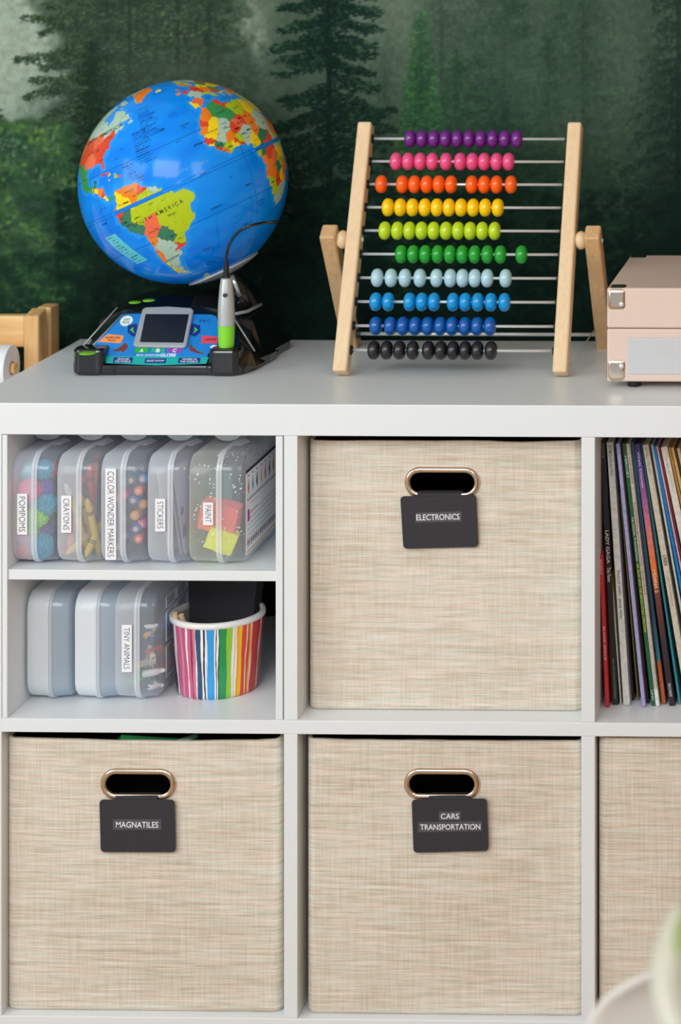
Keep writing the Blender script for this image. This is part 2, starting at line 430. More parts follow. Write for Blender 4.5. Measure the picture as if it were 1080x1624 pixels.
    def bushes(xa, xb, ya, yb, dk, lt, n, al=.6, sz=6):
        dk = np.array(dk, float); lt = np.array(lt, float)
        ys = np.sort(ya + (yb - ya) * rs.rand(n))
        for yy in ys:
            xx = xa + (xb - xa) * rs.rand(); q = mnoise.noise(Vector((xx / 34, yy / 26, .3))) * .5 + .5
            q = max(0, min(1, (q - .35) * 2.2)) * rs.rand()
            stamp(xx, yy, sz * (.4 + rs.rand()), sz * (.3 + .7 * rs.rand()), dk + (lt - dk) * q, al)
    # far, misty
    for x, yt, hw, k in ((-330, -350, 110, 0), (-190, -380, 90, 0), (150, -400, 90, 0), (250, -380, 95, 0), (300, -420, 80, 0), (345, -300, 80, 1), (395, 10, 40, 1), (610, -60, 50, 1), (700, -220, 80, 1), (760, -200, 70, 1), (830, -300, 90, 1), (880, -100, 60, 1), (930, -350, 90, 1), (1030, -320, 90, 1), (1160, -300, 90, 1), (1290, -300, 90, 1)):
        tree(x, yt, 470, hw, (48, 62, 50) if k == 0 else (42, 60, 50), (92, 108, 84) if k == 0 else (78, 98, 78), 9, .6, 1.1)
    lay((92, 100, 88), np.clip(fbm(130, 3, 5) - .42, 0, 1) * .9 * ss(420, 60, Y) * ss(40, 160, X))
    # light breaking through between the trunks
    for sx, sy, rx, ry in ((262, 48, 16, 12), (392, 22, 16, 40), (300, 62, 22, 9), (212, 40, 10, 14), (345, 20, 12, 10), (410, 60, 9, 30)):
        lay((150, 150, 138), np.exp(-((X - sx) / rx) ** 2 - ((Y - sy) / ry) ** 2) * np.clip(3.2 * fbm(11, 3, 31) - 1.1, 0, 1))
    # the tall trees on the left
    spruce(215, -420, 560, 190, (34, 50, 39), (82, 102, 70), 24, .75, .16, 4)
    spruce(330, -300, 460, 80, (34, 50, 39), (76, 92, 64), 22, .6, .2, 9)
    tree(170, -300, 420, 120, (30, 46, 36), (70, 90, 64), 9, .7, 1.0, droop=.18, gap=.2)
    tree(330, -420, 440, 75, (30, 44, 34), (72, 86, 60), 13, .7, .9, gap=.3)
    tree(282, -420, 440, 60, (30, 44, 34), (66, 80, 58), 14, .7, .8, gap=.35)
    for b in ((150, 12, 36, 30, 16), (140, 34, 62, 50, 14), (150, 60, 24, 96, 20), (130, 84, 60, 104, 14), (150, 108, 48, 128, 16), (140, 132, 40, 150, 18), (140, 160, 66, 186, 18), (150, 184, 78, 212, 18), (130, -10, 70, 6, 14),
              (215, 10, 300, 34, 18), (215, 44, 290, 70, 18), (215, 76, 285, 100, 20), (215, 20, 130, 44, 18), (215, 60, 140, 84, 20), (215, 96, 130, 116, 20), (332, 18, 380, 30, 12), (332, 40, 288, 52, 10), (332, 52, 392, 72, 13), (332, 76, 290, 88, 12), (332, 88, 385, 104, 12), (332, 4, 290, 14, 10), (250, 5, 210, 16, 14)):
        bough(*b, (38, 52, 41), (84, 100, 66))
    for x in (205, 332): 
        for yy in range(-60, 128, 2): stamp(x + rs.randn() * .5, yy, 3.0, 2.4, (34, 44, 37), .8)
    lay((66, 76, 66), np.exp(-((X - 300) / 100) ** 2 - ((Y - 118) / 34) ** 2) * .62)
    spruce(146, 62, 640, 88, (20, 36, 27), (54, 74, 44), 17, .85, .34, 2)
    spruce(-34, 60, 520, 88, (32, 44, 36), (62, 78, 60), 20, .85, .2, 3)
    for q in range(26): stamp(-40 + 145 * rs.rand(), 196 + 22 * rs.rand(), 8 + 9 * rs.rand(), 8 + 12 * rs.rand(), (58, 80, 52), .75)
    bushes(-80, 118, 196, 480, (36, 62, 44), (112, 142, 74), 3600, .6, 5)
    for q in range(90): stamp(-20 + 115 * rs.rand(), 200 + 90 * rs.rand() ** 1.5, 2 + 3 * rs.rand(), 2 + 3 * rs.rand(), ((118, 138, 64), (110, 120, 106), (56, 104, 58))[q % 3], .5)
    bushes(-420, -60, 150, 700, (34, 58, 38), (84, 120, 62), 2200, .55, 8)
    bushes(-80, 130, 400, 640, (24, 46, 34), (56, 92, 54), 2200, .6, 6)
    bushes(90, 230, 300, 640, (15, 34, 26), (34, 66, 42), 2200, .6, 6)
    # middle green trees
    tree(668, 16, 520, 66, (34, 66, 44), (84, 136, 72), 7, .7, 1.2)
    tree(724, 80, 560, 85, (28, 52, 40), (66, 102, 60), 8, .7, 1.2)
    tree(800, -120, 560, 130, (28, 50, 40), (70, 102, 66), 8, .7, 1.2)
    tree(925, -200, 560, 120, (36, 56, 46), (84, 110, 76), 9, .6, 1.1)
    tree(870, 60, 560, 80, (28, 48, 40), (62, 90, 60), 8, .65, 1.1)
    tree(1075, -180, 620, 120, (18, 34, 29), (46, 66, 48), 8, .7, 1.2)
    tree(1230, -260, 640, 150, (24, 42, 36), (56, 78, 58), 10, .6, 1)
    # the dark spruce between globe and abacus
    lay((104, 114, 102), np.exp(-((X - 600) / 70) ** 2 - ((Y - 10) / 90) ** 2) * .75)
    lay((112, 120, 106), np.exp(-((X - 412) / 26) ** 2 - ((Y - 30) / 60) ** 2) * .7)
    spruce(522, -330, 700, 178, (17, 35, 30), (46, 80, 54), 27, .92, .40, 5)
    spruce(668, 20, 560, 74, (34, 64, 44), (84, 134, 72), 16, .55, .3, 6)
    spruce(800, -160, 620, 130, (26, 48, 38), (62, 92, 60), 20, .55, .3, 7)
    bushes(380, 1120, 300, 640, (13, 30, 27), (32, 70, 44), 6500, .5, 7)
    bushes(150, 500, 400, 640, (10, 24, 20), (24, 54, 32), 2600, .55, 7)
    # drifting mist, then the darker lower part of the picture
    band = np.exp(-((X - 760 - .55 * Y) / 60) ** 2) + .9 * np.exp(-((X - 640 - .15 * Y) / 38) ** 2) * ss(160, 0, Y) + .8 * np.exp(-((X - 985 - .1 * Y) / 50) ** 2)
    lay((104, 112, 98), np.clip(band, 0, 1) * ss(360, 40, Y) * (.05 + .5 * fbm(110, 4, 9)))
    lay((70, 86, 76), ss(460, 60, Y) * ss(590, 720, X) * (.10 + .35 * fbm(140, 3, 41)))
    lay((78, 90, 78), ss(300, 20, Y) * ss(60, 160, X) * ss(430, 330, X) * .22)
    lay((10, 24, 22), ss(230, 520, Y) * ss(150, 330, X) * .60)
    lay((12, 27, 25), ss(940, 1120, X) * ss(30, 330, Y) * .45)
    im *= (.86 + .28 * fbm(7, 3, 12))[..., None]
    im = np.clip(im * np.array((.94, .99, .955)), 0, 255) / 255.
    fx = np.clip((PX - x0) / st, 0, w - 1.01); fy = np.clip((PY - y0) / st, 0, h - 1.01)
    ix = fx.astype(int); iy = fy.astype(int); fx = (fx - ix)[:, None]; fy = (fy - iy)[:, None]
    c = (im[iy, ix] * (1 - fx) + im[iy, ix + 1] * fx) * (1 - fy) + (im[iy + 1, ix] * (1 - fx) + im[iy + 1, ix + 1] * fx) * fy
    return np.where(c <= .04045, c / 12.92, ((c + .055) / 1.055) ** 2.4)

WALL_Y = .398
MURAL_GAIN = 1.12
def wall_back():
    xs = np.concatenate([np.linspace(-2.4, -.62, 60)[:-1], np.arange(-.62, .72, .0018), np.linspace(.72, 1.13, 30)])
    zs = np.concatenate([np.linspace(0, .70, 20)[:-1], np.arange(.70, 1.27, .0018), np.linspace(1.27, 2.5, 60)])
    X, Z = np.meshgrid(xs, zs); X = X.ravel(); Z = Z.ravel(); n = len(X)
    d = (X - CX) * math.sin(YAW) + (WALL_Y - CY) * math.cos(YAW); r = (X - CX) * math.cos(YAW) - (WALL_Y - CY) * math.sin(YAW)
    col = paint_mural(PPX + FPX * r / d, PPY - FPX * (Z - CZ) / d) * MURAL_GAIN
    me = bpy.data.meshes.new('wall_back'); w, h = len(xs), len(zs)
    co = np.stack([X, np.full(n, WALL_Y), Z], 1)
    i, j = np.meshgrid(np.arange(w - 1), np.arange(h - 1)); a = (j * w + i).ravel()
    f = np.stack([a, a + 1, a + w + 1, a + w], 1)
    me.vertices.add(n); me.vertices.foreach_set('co', co.ravel())
    me.loops.add(f.size); me.loops.foreach_set('vertex_index', f.ravel().astype(np.int32))
    me.polygons.add(len(f)); me.polygons.foreach_set('loop_start', np.arange(0, f.size, 4, dtype=np.int32))
    at_ = me.color_attributes.new('paint', 'FLOAT_COLOR', 'POINT')
    at_.data.foreach_set('color', np.concatenate([col, np.ones((n, 1))], 1).ravel())
    me.update(calc_edges=True)
    me.materials.append(mat_attr('forest_wallpaper', .8, 0, .06, .10, 500))
    o = bpy.data.objects.new('wall_back', me); COL.objects.link(o); tag(o, kind='structure')
wall_back()
PLAIN = mat('painted_plaster', (226, 224, 218), .8)
FLOOR = mat_wood('oak_floor', (196, 160, 118), (160, 122, 84), 'X', 4, .45)
tag(box('floor', (-2.4, 1.18, -2.6, .5, -.05, 0), FLOOR, bevel=0), kind='structure')
tag(box('ceiling', (-2.4, 1.18, -2.6, .5, 2.5, 2.55), PLAIN, bevel=0), kind='structure')
tag(box('wall_left', (-2.45, -2.4, -2.6, .4, 0, 2.5), PLAIN, bevel=0), kind='structure')
tag(box('shade_wall_right', (1.13, 1.18, -2.0, .4, 0, 2.5), mat('warm_bounce_plaster', (178, 142, 108), .85), bevel=0), kind='structure')  # unseen wall added to shade the right end and bounce warm light
tag(box('baseboard_back', (-2.4, -.45, .385, .397, 0, .08), WHITE), kind='structure')

# ================================================================== shelf unit (four columns, two rows)
PT, MT, PITCH = .0371, .016, .35
XL = -.394; XC = [.0 - .35 + i * PITCH for i in range(5)]       # XC[i]: left inner face of column i (column 1 starts at x = 0)
DEP = .39; Z1 = TOP - PT - PITCH + MT; Z2 = TOP - PT - 2 * PITCH + MT   # top faces of middle shelf and bottom panel
XR = XC[4] - MT + .044
sh = thing('shelf_unit', 'white lacquered cube shelf unit holding bins, boxes and records', 'shelf', ((XL + XR) / 2, DEP / 2, 0))
box('top_panel', (XL, XR, 0, DEP, TOP - PT, TOP), WHITE, sh, .0009)
box('bottom_panel', (XL, XR, 0, DEP, 0, Z2), WHITE, sh, .0009)
box('side_panel', (XL, XC[0], .0004, DEP, Z2, TOP - PT), WHITE, sh)
box('side_panel', (XC[4] - MT, XR, .0004, DEP, Z2, TOP - PT), WHITE, sh)
box('middle_shelf', (XC[0], XC[4] - MT, 0, DEP, Z1 - MT, Z1), WHITE, sh)
for i in (1, 2, 3):
    box('divider', (XC[i] - MT, XC[i], .0004, DEP, Z1 + .0002, TOP - PT - .0002), WHITE, sh)
    box('divider', (XC[i] - MT, XC[i], .0004, DEP, Z2 + .0002, Z1 - MT - .0002), WHITE, sh)
# shelf insert in the upper left cube
ins = thing('shelf_insert', 'white two-level insert standing in the upper left cube', 'shelf', (-.18, .19, Z1))
IZ = TOP - .197
box('side_panel', (-.3495, -.3435, .001, .37, Z1 + .0003, TOP - PT - .0008), WHITE, ins, .0004)
box('side_panel', (-.0258, -.0176, .001, .37, Z1 + .0003, TOP - PT - .0008), WHITE, ins, .0004)
box('shelf_board', (-.3433, -.0260, .003, .37, IZ - .0118, IZ), WHITE, ins, .0007)

# ================================================================== fabric bins
def make_bin(xc, w, y0, z0, h, dep, hx, hz, hw, hh, sag, name='storage_bin', label='', seed=0):
    """xc: centre x; hx, hz: centre of the grip hole relative to the bin's front bottom centre"""
    rnd = random.Random(seed)
    t = thing(name, label, 'bin', (xc, y0 + dep / 2, z0), None)
    bm = bmesh.new(); r = .010; n = 5
    path = []
    def arc(cx, cy, a0):
        return [(cx + r * math.cos(R(a0 + 90 * i / n)), cy + r * math.sin(R(a0 + 90 * i / n))) for i in range(n + 1)]
    x0, x1, ya, yb = -w / 2, w / 2, -dep / 2, dep / 2
    path = arc(x1 - r, ya + r, 270) + arc(x1 - r, yb - r, 0) + arc(x0 + r, yb - r, 90) + arc(x0 + r, ya + r, 180)
    def ztop(x, y):
        return h - (sag * max(0, 1 - (x / (w / 2)) ** 4) if y < 0 else 0) + .0012 * mnoise.noise(Vector((x * 22, y * 9, seed)))
    def ring(k, z): return [bm.verts.new((x * (1 - k / x1), y * (1 - k / yb), z)) for x, y in path]
    low = [ring(.004, 0), ring(.0015, .0008), ring(.0003, .003)]; bot = ring(0, .006)
    tp = [bm.verts.new((x, y, ztop(x, y))) for x, y in path]
    N = len(path)
    for i in range(N - 1): bm.faces.new((bot[i], bot[i + 1], tp[i + 1], tp[i]))
    for p, q in zip(low, low[1:] + [bot]):
        for i in range(N): bm.faces.new((p[i], p[(i + 1) % N], q[(i + 1) % N], q[i]))
    # front flat with the grip hole
    A, B = bot[0], bot[-1]; C, D = tp[-1], tp[0]
    mids = [bm.verts.new((x, ya, ztop(x, ya))) for x in np.linspace(C.co.x, D.co.x, 16)[1:-1]]
    loop = [B, A, D] + mids[::-1] + [C]
    es = []
    for i in range(len(loop)):
        a, b = loop[i], loop[(i + 1) % len(loop)]
        es.append(bm.edges.get((a, b)) or bm.edges.new((a, b)))
    hole = []; rr = hh / 2
    for i in range(25):
        q = R(-90 + 180 * i / 12) if i <= 12 else R(90 + 180 * (i - 13) / 12)
        cx = hx + (hw / 2 - rr) * (1 if i <= 12 else -1)
        if i == 25: break
        hole.append(bm.verts.new((cx + rr * math.cos(q), ya, hz + rr * math.sin(q))))
    for i in range(len(hole)): es.append(bm.edges.new((hole[i], hole[(i + 1) % len(hole)])))
    bmesh.ops.triangle_fill(bm, use_beauty=True, edges=es)
    bm.faces.new(low[0][::-1])
    bmesh.ops.recalc_face_normals(bm, faces=bm.faces)
    me = bpy.data.meshes.new('body'); bm.to_mesh(me); bm.free()
    me.materials.append(WEAVE); me.materials.append(DARKLINE)
    o = bpy.data.objects.new('body', me); COL.objects.link(o); o.parent = t
    for p in me.polygons: p.use_smooth = max(abs(c) for c in p.normal) < .9995
    s = o.modifiers.new('solid', 'SOLIDIFY'); s.thickness = .0045; s.offset = -1; s.material_offset = 1; s.material_offset_rim = 0
    # metal grommet
    gx, gz = xc + hx, z0 + hz
    pts = []; rr = hh / 2 + .0014; L = hw / 2 - hh / 2
    for i in range(48):
        if i < 24: q = R(-90 + 180 * i / 23); c = L
        else: q = R(90 + 180 * (i - 24) / 23); c = -L
        pts.append((c, q))
    g = G(); m_ = 10; vs = []
    for c, q in pts:
        for k in range(m_):
            a = 2 * math.pi * k / m_
            ro = rr + .0037 * math.cos(a); vs.append((gx + c + ro * math.cos(q), y0 - .0006 + .0030 * math.sin(a), gz + ro * math.sin(q)))
    fs = [(i * m_ + k, i * m_ + (k + 1) % m_, ((i + 1) % 48) * m_ + (k + 1) % m_, ((i + 1) % 48) * m_ + k) for i in range(48) for k in range(m_)]
    g.add(vs, fs).obj('handle_ring', NICKEL, t, smooth=True)
    return t
GRIP_W, GRIP_H = .0800, .0268
def bin_from(xl, xr, ytop, ybot, Y, zb, grip, sag, label, seed):
    z1 = at((xl + xr) / 2, ytop, Y).z
    gp = at(grip[0], grip[1], Y); w = .327
    XA = at(xl, (ytop + ybot) / 2, Y).x
    xc = XA + w / 2
    return make_bin(xc, w, Y, zb, z1 - zb, .335, gp.x - xc, gp.z - zb, GRIP_W, GRIP_H, sag, label=label, seed=seed)
bin_from(489, 921, 699, 1128, .036, Z1, (701.5, 765), .001, 'beige woven fabric bin tagged electronics in the middle upper cube', 3)
bin_from(10, 448, 1170, 1607, .014, Z2, (219.5, 1243), .004, 'beige woven fabric bin tagged magnatiles in the lower left cube', 5)
bin_from(486, 921, 1174, 1611, .012, Z2, (701, 1243), .001, 'beige woven fabric bin tagged cars transportation in the lower middle cube', 8)
bin_from(948.5, 1400, 1171, 1611, .010, Z2, (1175, 1243), .001, 'beige woven fabric bin in the lower cube under the records', 9)

def make_tag(quad, tab, Y, lines, label):
    """quad: the card's four corners in the photograph, tab: the strip hooked over the grip"""
    t = thing('hanging_label_card', label, 'label', at((quad[0][0] + quad[2][0]) / 2, quad[2][1], Y), 'black label cards hooked on the bin grips')
    P = [at(x, y, Y) for x, y in quad]            # tl, tr, br, bl
    def bil(u, v): return (P[0] * (1 - u) + P[1] * u) * (1 - v) + (P[3] * (1 - u) + P[2] * u) * v
    r = .05; pts = []
    for cu, cv, a0 in ((1 - r, r * 1.4, 270), (1 - r, 1 - r * 1.4, 0), (r, 1 - r * 1.4, 90), (r, r * 1.4, 180)):
        for i in range(5):
            a = R(a0 + 22.5 * i); pts.append(bil(cu + r * math.cos(a), cv + r * 1.4 * math.sin(a)))
    G().prism(pts, (0, -.0009, 0)).obj('card', BLACKCARD, t)
    a, b, yb, yt = tab
    q = [at(a, yb, Y), at(b, yb, Y)]
    # strip goes up from the card, over the ring and into the hole
    g = G(); prof = [(0, 0), (-.0010, .0022), (-.0006, .0040), (.0022, .0052), (.0075, .0056), (.012, .0050), (.017, .003)]
    vs = []
    for dy, dz in prof:
        for p in q: vs.append((p.x, p.y - .0004 + dy, p.z + dz - .001))
    fs = [(2 * i, 2 * i + 1, 2 * i + 3, 2 * i + 2) for i in range(len(prof) - 1)]
    o = obj('hook_strip', vs, fs, BLACKCARD, t); s = o.modifiers.new('s', 'SOLIDIFY'); s.thickness = .0008
    for body, cx, cy, w, h, rot, sx0, sx1, sy0, sy1 in lines:
        k = math.tan(R(rot))
        qq = [at(x, y - k * (x - cx) * -1, Y - .0010) for x, y in ((sx0, sy1), (sx1, sy1), (sx1, sy0), (sx0, sy0))]
        tp = G().prism(qq, (0, -.0002, 0)).obj('tape', TAPE, t)
        c = at(cx, cy, Y - .0014); rt = Vector((math.cos(R(rot)), 0, -math.sin(R(rot)))); up = Vector((math.sin(R(rot)), 0, math.cos(R(rot))))
        sc = (Y - CY) / FPX
        text('lettering', body, TEXTW, tp, c, rt, up, w * sc, h * sc, .008)
make_tag(((635, 787), (755, 784), (759, 867), (640, 870)), (662, 731, 787, 781), .036 - .0045,
         [('ELECTRONICS', 694.5, 820, 69, 9.5, -1.5, 659, 732, 812, 828)], 'black card lettered electronics hanging from the upper bin grip')
make_tag(((158, 1268), (277, 1268), (279, 1351), (160, 1351)), (183, 250, 1268, 1262), .014 - .0045,
         [('MAGNATILES', 217.5, 1308, 68, 9.5, 0, 179, 256, 1299, 1316)], 'black card lettered magnatiles hanging from the lower left bin')
make_tag(((653, 1268), (772, 1266), (775, 1349), (656, 1352)), (680, 745, 1268, 1262), .012 - .0045,
         [('CARS', 713.5, 1294.5, 29, 8.6, -1, 696, 731, 1287, 1301), ('TRANSPORTATION', 714, 1311.5, 96, 9, -1, 663, 764, 1303, 1319)],
         'black card lettered cars transportation hanging from the lower middle bin')

# magnetic tiles heaped in the lower left bin
def magnet_tile(name_col, rgb, label, pts_c, rot, s=.075):
    fm = mat('tile_edge_' + name_col, rgb, .2, coat=.4)
    t = thing('magnetic_tile', label, 'toy', pts_c, 'magnetic tiles heaped in the lower left bin')
    g = G(); w = .006; h = s / 2; d = .003
    for b in ((-h, h, -d, d, -h, -h + w), (-h, h, -d, d, h - w, h), (-h, -h + w, -d, d, -h + w, h - w), (h - w, h, -d, d, -h + w, h - w)): g.box(*b)
    f = g.obj('frame', fm, t, world=False, bevel=.0008)
    pane = G().box(-h + w, h - w, -.0012, .0012, -h + w, h - w).obj('pane', mat('tile_pane_' + name_col, rgb, .08, coat=.5, trans=.5), t, world=False)
    t.rotation_euler = rot
    return t
for cn, rgb, px, py, Y, rot in (('green', (30, 190, 100), 232, 1181, .075, (R(62), R(12), R(25))), ('dark_blue', (22, 36, 78), 120, 1184, .080, (R(70), R(-8), R(-18))),
                            ('smoke', (44, 46, 52), 185, 1182, .13, (R(55), R(5), R(40))), ('purple', (70, 30, 90), 100, 1196, .130, (R(60), R(20), R(60))),
                            ('dark_green', (20, 120, 70), 275, 1184, .09, (R(66), R(-14), R(10))), ('black', (24, 24, 28), 225, 1255, .06, (R(20), R(35), R(12)))):
    magnet_tile(cn, rgb, cn.replace('_', ' ') + ' see-through magnetic tile heaped in the magnatiles bin', at(px, py, Y), rot)

# ================================================================== clear plastic boxes
def rr_prof(inset, L, H, r, n=6):
    y0, y1, z0, z1 = inset, L - inset, inset, H - inset; r = max(.004, r - inset * .6); out = []
    for cy, cz, a0 in ((y0 + r, z0 + r, 180), (y1 - r, z0 + r, 270), (y1 - r, z1 - r, 0), (y0 + r, z1 - r, 90)):
        for i in range(n + 1):
            a = R(a0 + 90 * i / n); out.append((cy + r * math.cos(a), cz + r * math.sin(a)))
    return out
def loft_x(secs, L, H, r, cap0=True, cap1=True):
    g = G(); v = []; f = []; n = None
    for x, ins_ in secs:
        p = rr_prof(ins_, L, H, r); n = len(p); v += [(x, y, z) for y, z in p]
    for i in range(len(secs) - 1):
        for k in range(n): f.append((i * n + k, (i + 1) * n + k, (i + 1) * n + (k + 1) % n, i * n + (k + 1) % n))
    if cap0: f.append(tuple(range(n)))
    if cap1: f.append(tuple((len(secs) - 1) * n + k for k in range(n))[::-1])
    return g.add(v, f)
def make_box(rim_px, y_px, Y, z, wb, wl, m, mr, label, L=.205, H=.133, ribs=False):
    X = at(rim_px, y_px, Y).x
    t = thing('plastic_box', label, 'box', (X, Y, z + .0005), None)
    loft_x([(-wb, .0075), (-wb + .0010, .0042), (-wb + .0035, .0026), (-.001, .0016)], L, H, .024, True, False).obj('base', m, t, world=False, smooth=True, autos=50)
    loft_x([(.0026, .0016), (wl - .0035, .0030), (wl - .0010, .0048), (wl, .0085)], L, H, .024, False, True).obj('lid', {CLEARP: LIDP, CLEARW: LIDW, SPECKP: LIDS}[m], t, world=False, smooth=True, autos=50)
    g = loft_x([(-.0034, .0022), (-.0034, .0002), (-.0004, .0002), (-.0004, .0018)], L, H, .024, False, False)
    g2 = loft_x([(.0002, .0018), (.0002, 0), (.0032, 0), (.0032, .0018)], L, H, .024, False, False); g.add(g2.v, g2.f)
    g.obj('rim', mr, t, world=False, smooth=False)
    # latch: a rounded tongue over the seam near the front of the upper edge, and its hinge fin
    pts = []
    for i in range(13):
        a = math.pi + math.pi * i / 12; pts.append((-.010 + .0175 * math.cos(a), .070, H + .0117 + .0115 * math.sin(a) ))
    pts = [(-.0275, .070, H + .019)] + pts + [(.0075, .070, H + .019)]
    lt = G().prism(pts, (0, .0010, 0)).obj('latch', mr, t, world=False)
    b = lt.modifiers.new('b', 'BEVEL'); b.width = .0004
    pts = [(-.0005, .064, H - .001), (.010, .076, H + .0010), (.016, .076, H - .002), (.010, .056, H - .0022), (.0, .052, H - .001)]
    G().prism(pts, (0, 0, .0010)).obj('latch_catch', mr, t, world=False)
    if ribs:
        for ya, yb in ((.040, .078), (.084, .120), (.126, .162)):
            for za, zb in ((.018, .056), (.062, .098), (.102, .116)):
                rg = G()
                for q in ((ya, yb, za, za + .0012), (ya, yb, zb - .0012, zb), (ya, ya + .0012, za, zb), (yb - .0012, yb, za, zb)):
                    rg.box(wl - .0004, wl + .0008, *q)
                rg.obj('rib', mr, t, world=False)
    return t
def box_label(t, strip, body, Y, thinw=0):
    x0, x1, y0, y1 = strip
    c = [at(x, y, Y - .0006) for x, y in ((x0, y1), (x1, y1), (x1, y0), (x0, y0))]
    lb = G().prism(c, (0, .0003, 0)).obj('paper_label', PAPER, t)
    sc = (Y - CY) / FPX; m_ = at((x0 + x1) / 2, (y0 + y1) / 2, Y - .0009)
    text('lettering', body, INK, lb, m_, (0, 0, -1), (1, 0, 0), (y1 - y0 - 9) * sc, (x1 - x0) * .60 * sc, -.012)
UY = .013
def keep(b, p, r, wb=.0275, wl=.0225, L=.195, H=.122, dz=0):
    o = b.location
    return Vector((min(max(p.x, o.x - wb + r), o.x + wl - r), min(max(p.y, o.y + .003 + r), o.y + L - r), min(max(p.z, o.z + .0035 + r + dz), o.z + H - r)))
bx1 = make_box(54, 890, UY, IZ, .0285, .0245, CLEARP, RIMP, 'clear plastic box of pompoms, leftmost on the upper board')
bx2 = make_box(125, 890, UY, IZ, .0280, .0240, CLEARP, RIMP, 'clear plastic box labelled crayons on the upper board')
bx3 = make_box(195, 890, UY, IZ, .0285, .0250, CLEARP, RIMP, 'clear plastic box labelled color wonder markers on the upper board')
bx4 = make_box(270, 890, UY, IZ, .0290, .0200, CLEARP, RIMP, 'clear plastic box of sticker sheets on the upper board')
bx5 = make_box(347, 893, UY, IZ, .0375, .0285, SPECKP, RIMP, 'paint-specked clear box labelled paint, rightmost on the upper board')
box_label(bx1, (27, 43, 783, 848), 'POMPOMS', UY); box_label(bx2, (97, 113, 786, 845), 'CRAYONS', UY)
box_label(bx3, (167, 184, 743, 888), 'COLOR WONDER MARKERS', UY); box_label(bx4, (246, 262, 791, 843), 'STICKERS', UY)
box_label(bx5, (322, 338, 797, 833), 'PAINT', UY)
LY = .050
bx6 = make_box(77, 1100, LY, Z1, .0285, .0245, CLEARW, RIMP, 'empty milky plastic box, leftmost on the lower level', .21, .133)
bx7 = make_box(153, 1100, LY, Z1, .0285, .0245, CLEARW, RIMP, 'empty milky plastic box between another empty one and tiny animals', .21, .133)
bx8 = make_box(217, 1100, LY, Z1, .0285, .0225, CLEARP, RIMP, 'clear plastic box labelled tiny animals beside the striped pot', .21, .133, True)
box_label(bx8, (193, 209, 991, 1066), 'TINY ANIMALS', LY)
# printed sheet behind the lid of the paint box
sx = bx5.location.x + .0288
sheet = box('printed_sheet', (sx, sx + .0004, UY + .012, UY + .188, IZ + .012, IZ + .112), PAPER, bx5, 0)
sheet['label'] = 'white printed brush guide on the side of the paint box'
g = G(); e = sx + .0005
g.box(sx + .00005, e, UY + .012, UY + .188, IZ + .1085, IZ + .112)
prk = mat('print_dark', (44, 34, 40), .6); prr = mat('print_red', (200, 60, 50), .6); prb = mat('print_blue', (50, 130, 160), .6); pro = mat('print_ochre', (220, 160, 70), .6); prp = mat('print_magenta', (180, 60, 150), .6)
r_ = random.Random(4)
for i in range(9):
    yc = UY + .022 + i * .0185; mi = (1, 2, 0, 3, 1, 0, 1, 2, 0)[i]
    g.lathe([(.0002, 0), (.0022, .004), (.0030, .008), (.0016, .014), (.0003, .018)], (e - .0001, yc, IZ + .082), (0, 0, 1), 8, mi)
    g.box(e - .0001, e + .0001, yc - .003, yc + .003, IZ + .1035, IZ + .1045)
for i in range(22):
    yc = UY + .018 + i * .0077
    g.box(e - .0001, e + .0001, yc, yc + .0028, IZ + .0745, IZ + .0775)
    g.box(e - .0001, e + .0001, yc, yc + .0035, IZ + .0225, IZ + .0275, 1 if i % 5 == 1 else 0)
    g.box(e - .0001, e + .0001, yc + .0012, yc + .0022, IZ + .0195, IZ + .0305, 1 if i % 5 == 1 else 0)
for k in range(5): g.box(e - .0001, e + .0001, UY + .018, UY + .186, IZ + .034 + k * .006, IZ + .0343 + k * .006)
g.box(e - .0001, e + .0001, UY + .014, UY + .186, IZ + .0140, IZ + .0155, 3)
g.box(e - .0001, e + .0001, UY + .018, UY + .026, IZ + .050, IZ + .064, 4)
g.box(e - .0001, e + .0001, UY + .030, UY + .060, IZ + .0595, IZ + .0600, 1); g.box(e - .0001, e + .0001, UY + .030, UY + .060, IZ + .0695, IZ + .0700, 1)
for (x, y, z) in list(g.v): pass
g.v = [(min(x, e + .0001) if x > e else max(x, sx - .0), y, z) for x, y, z in g.v]
g.obj('print', prk, sheet, mats=[prk, prr, prb, pro, prp])

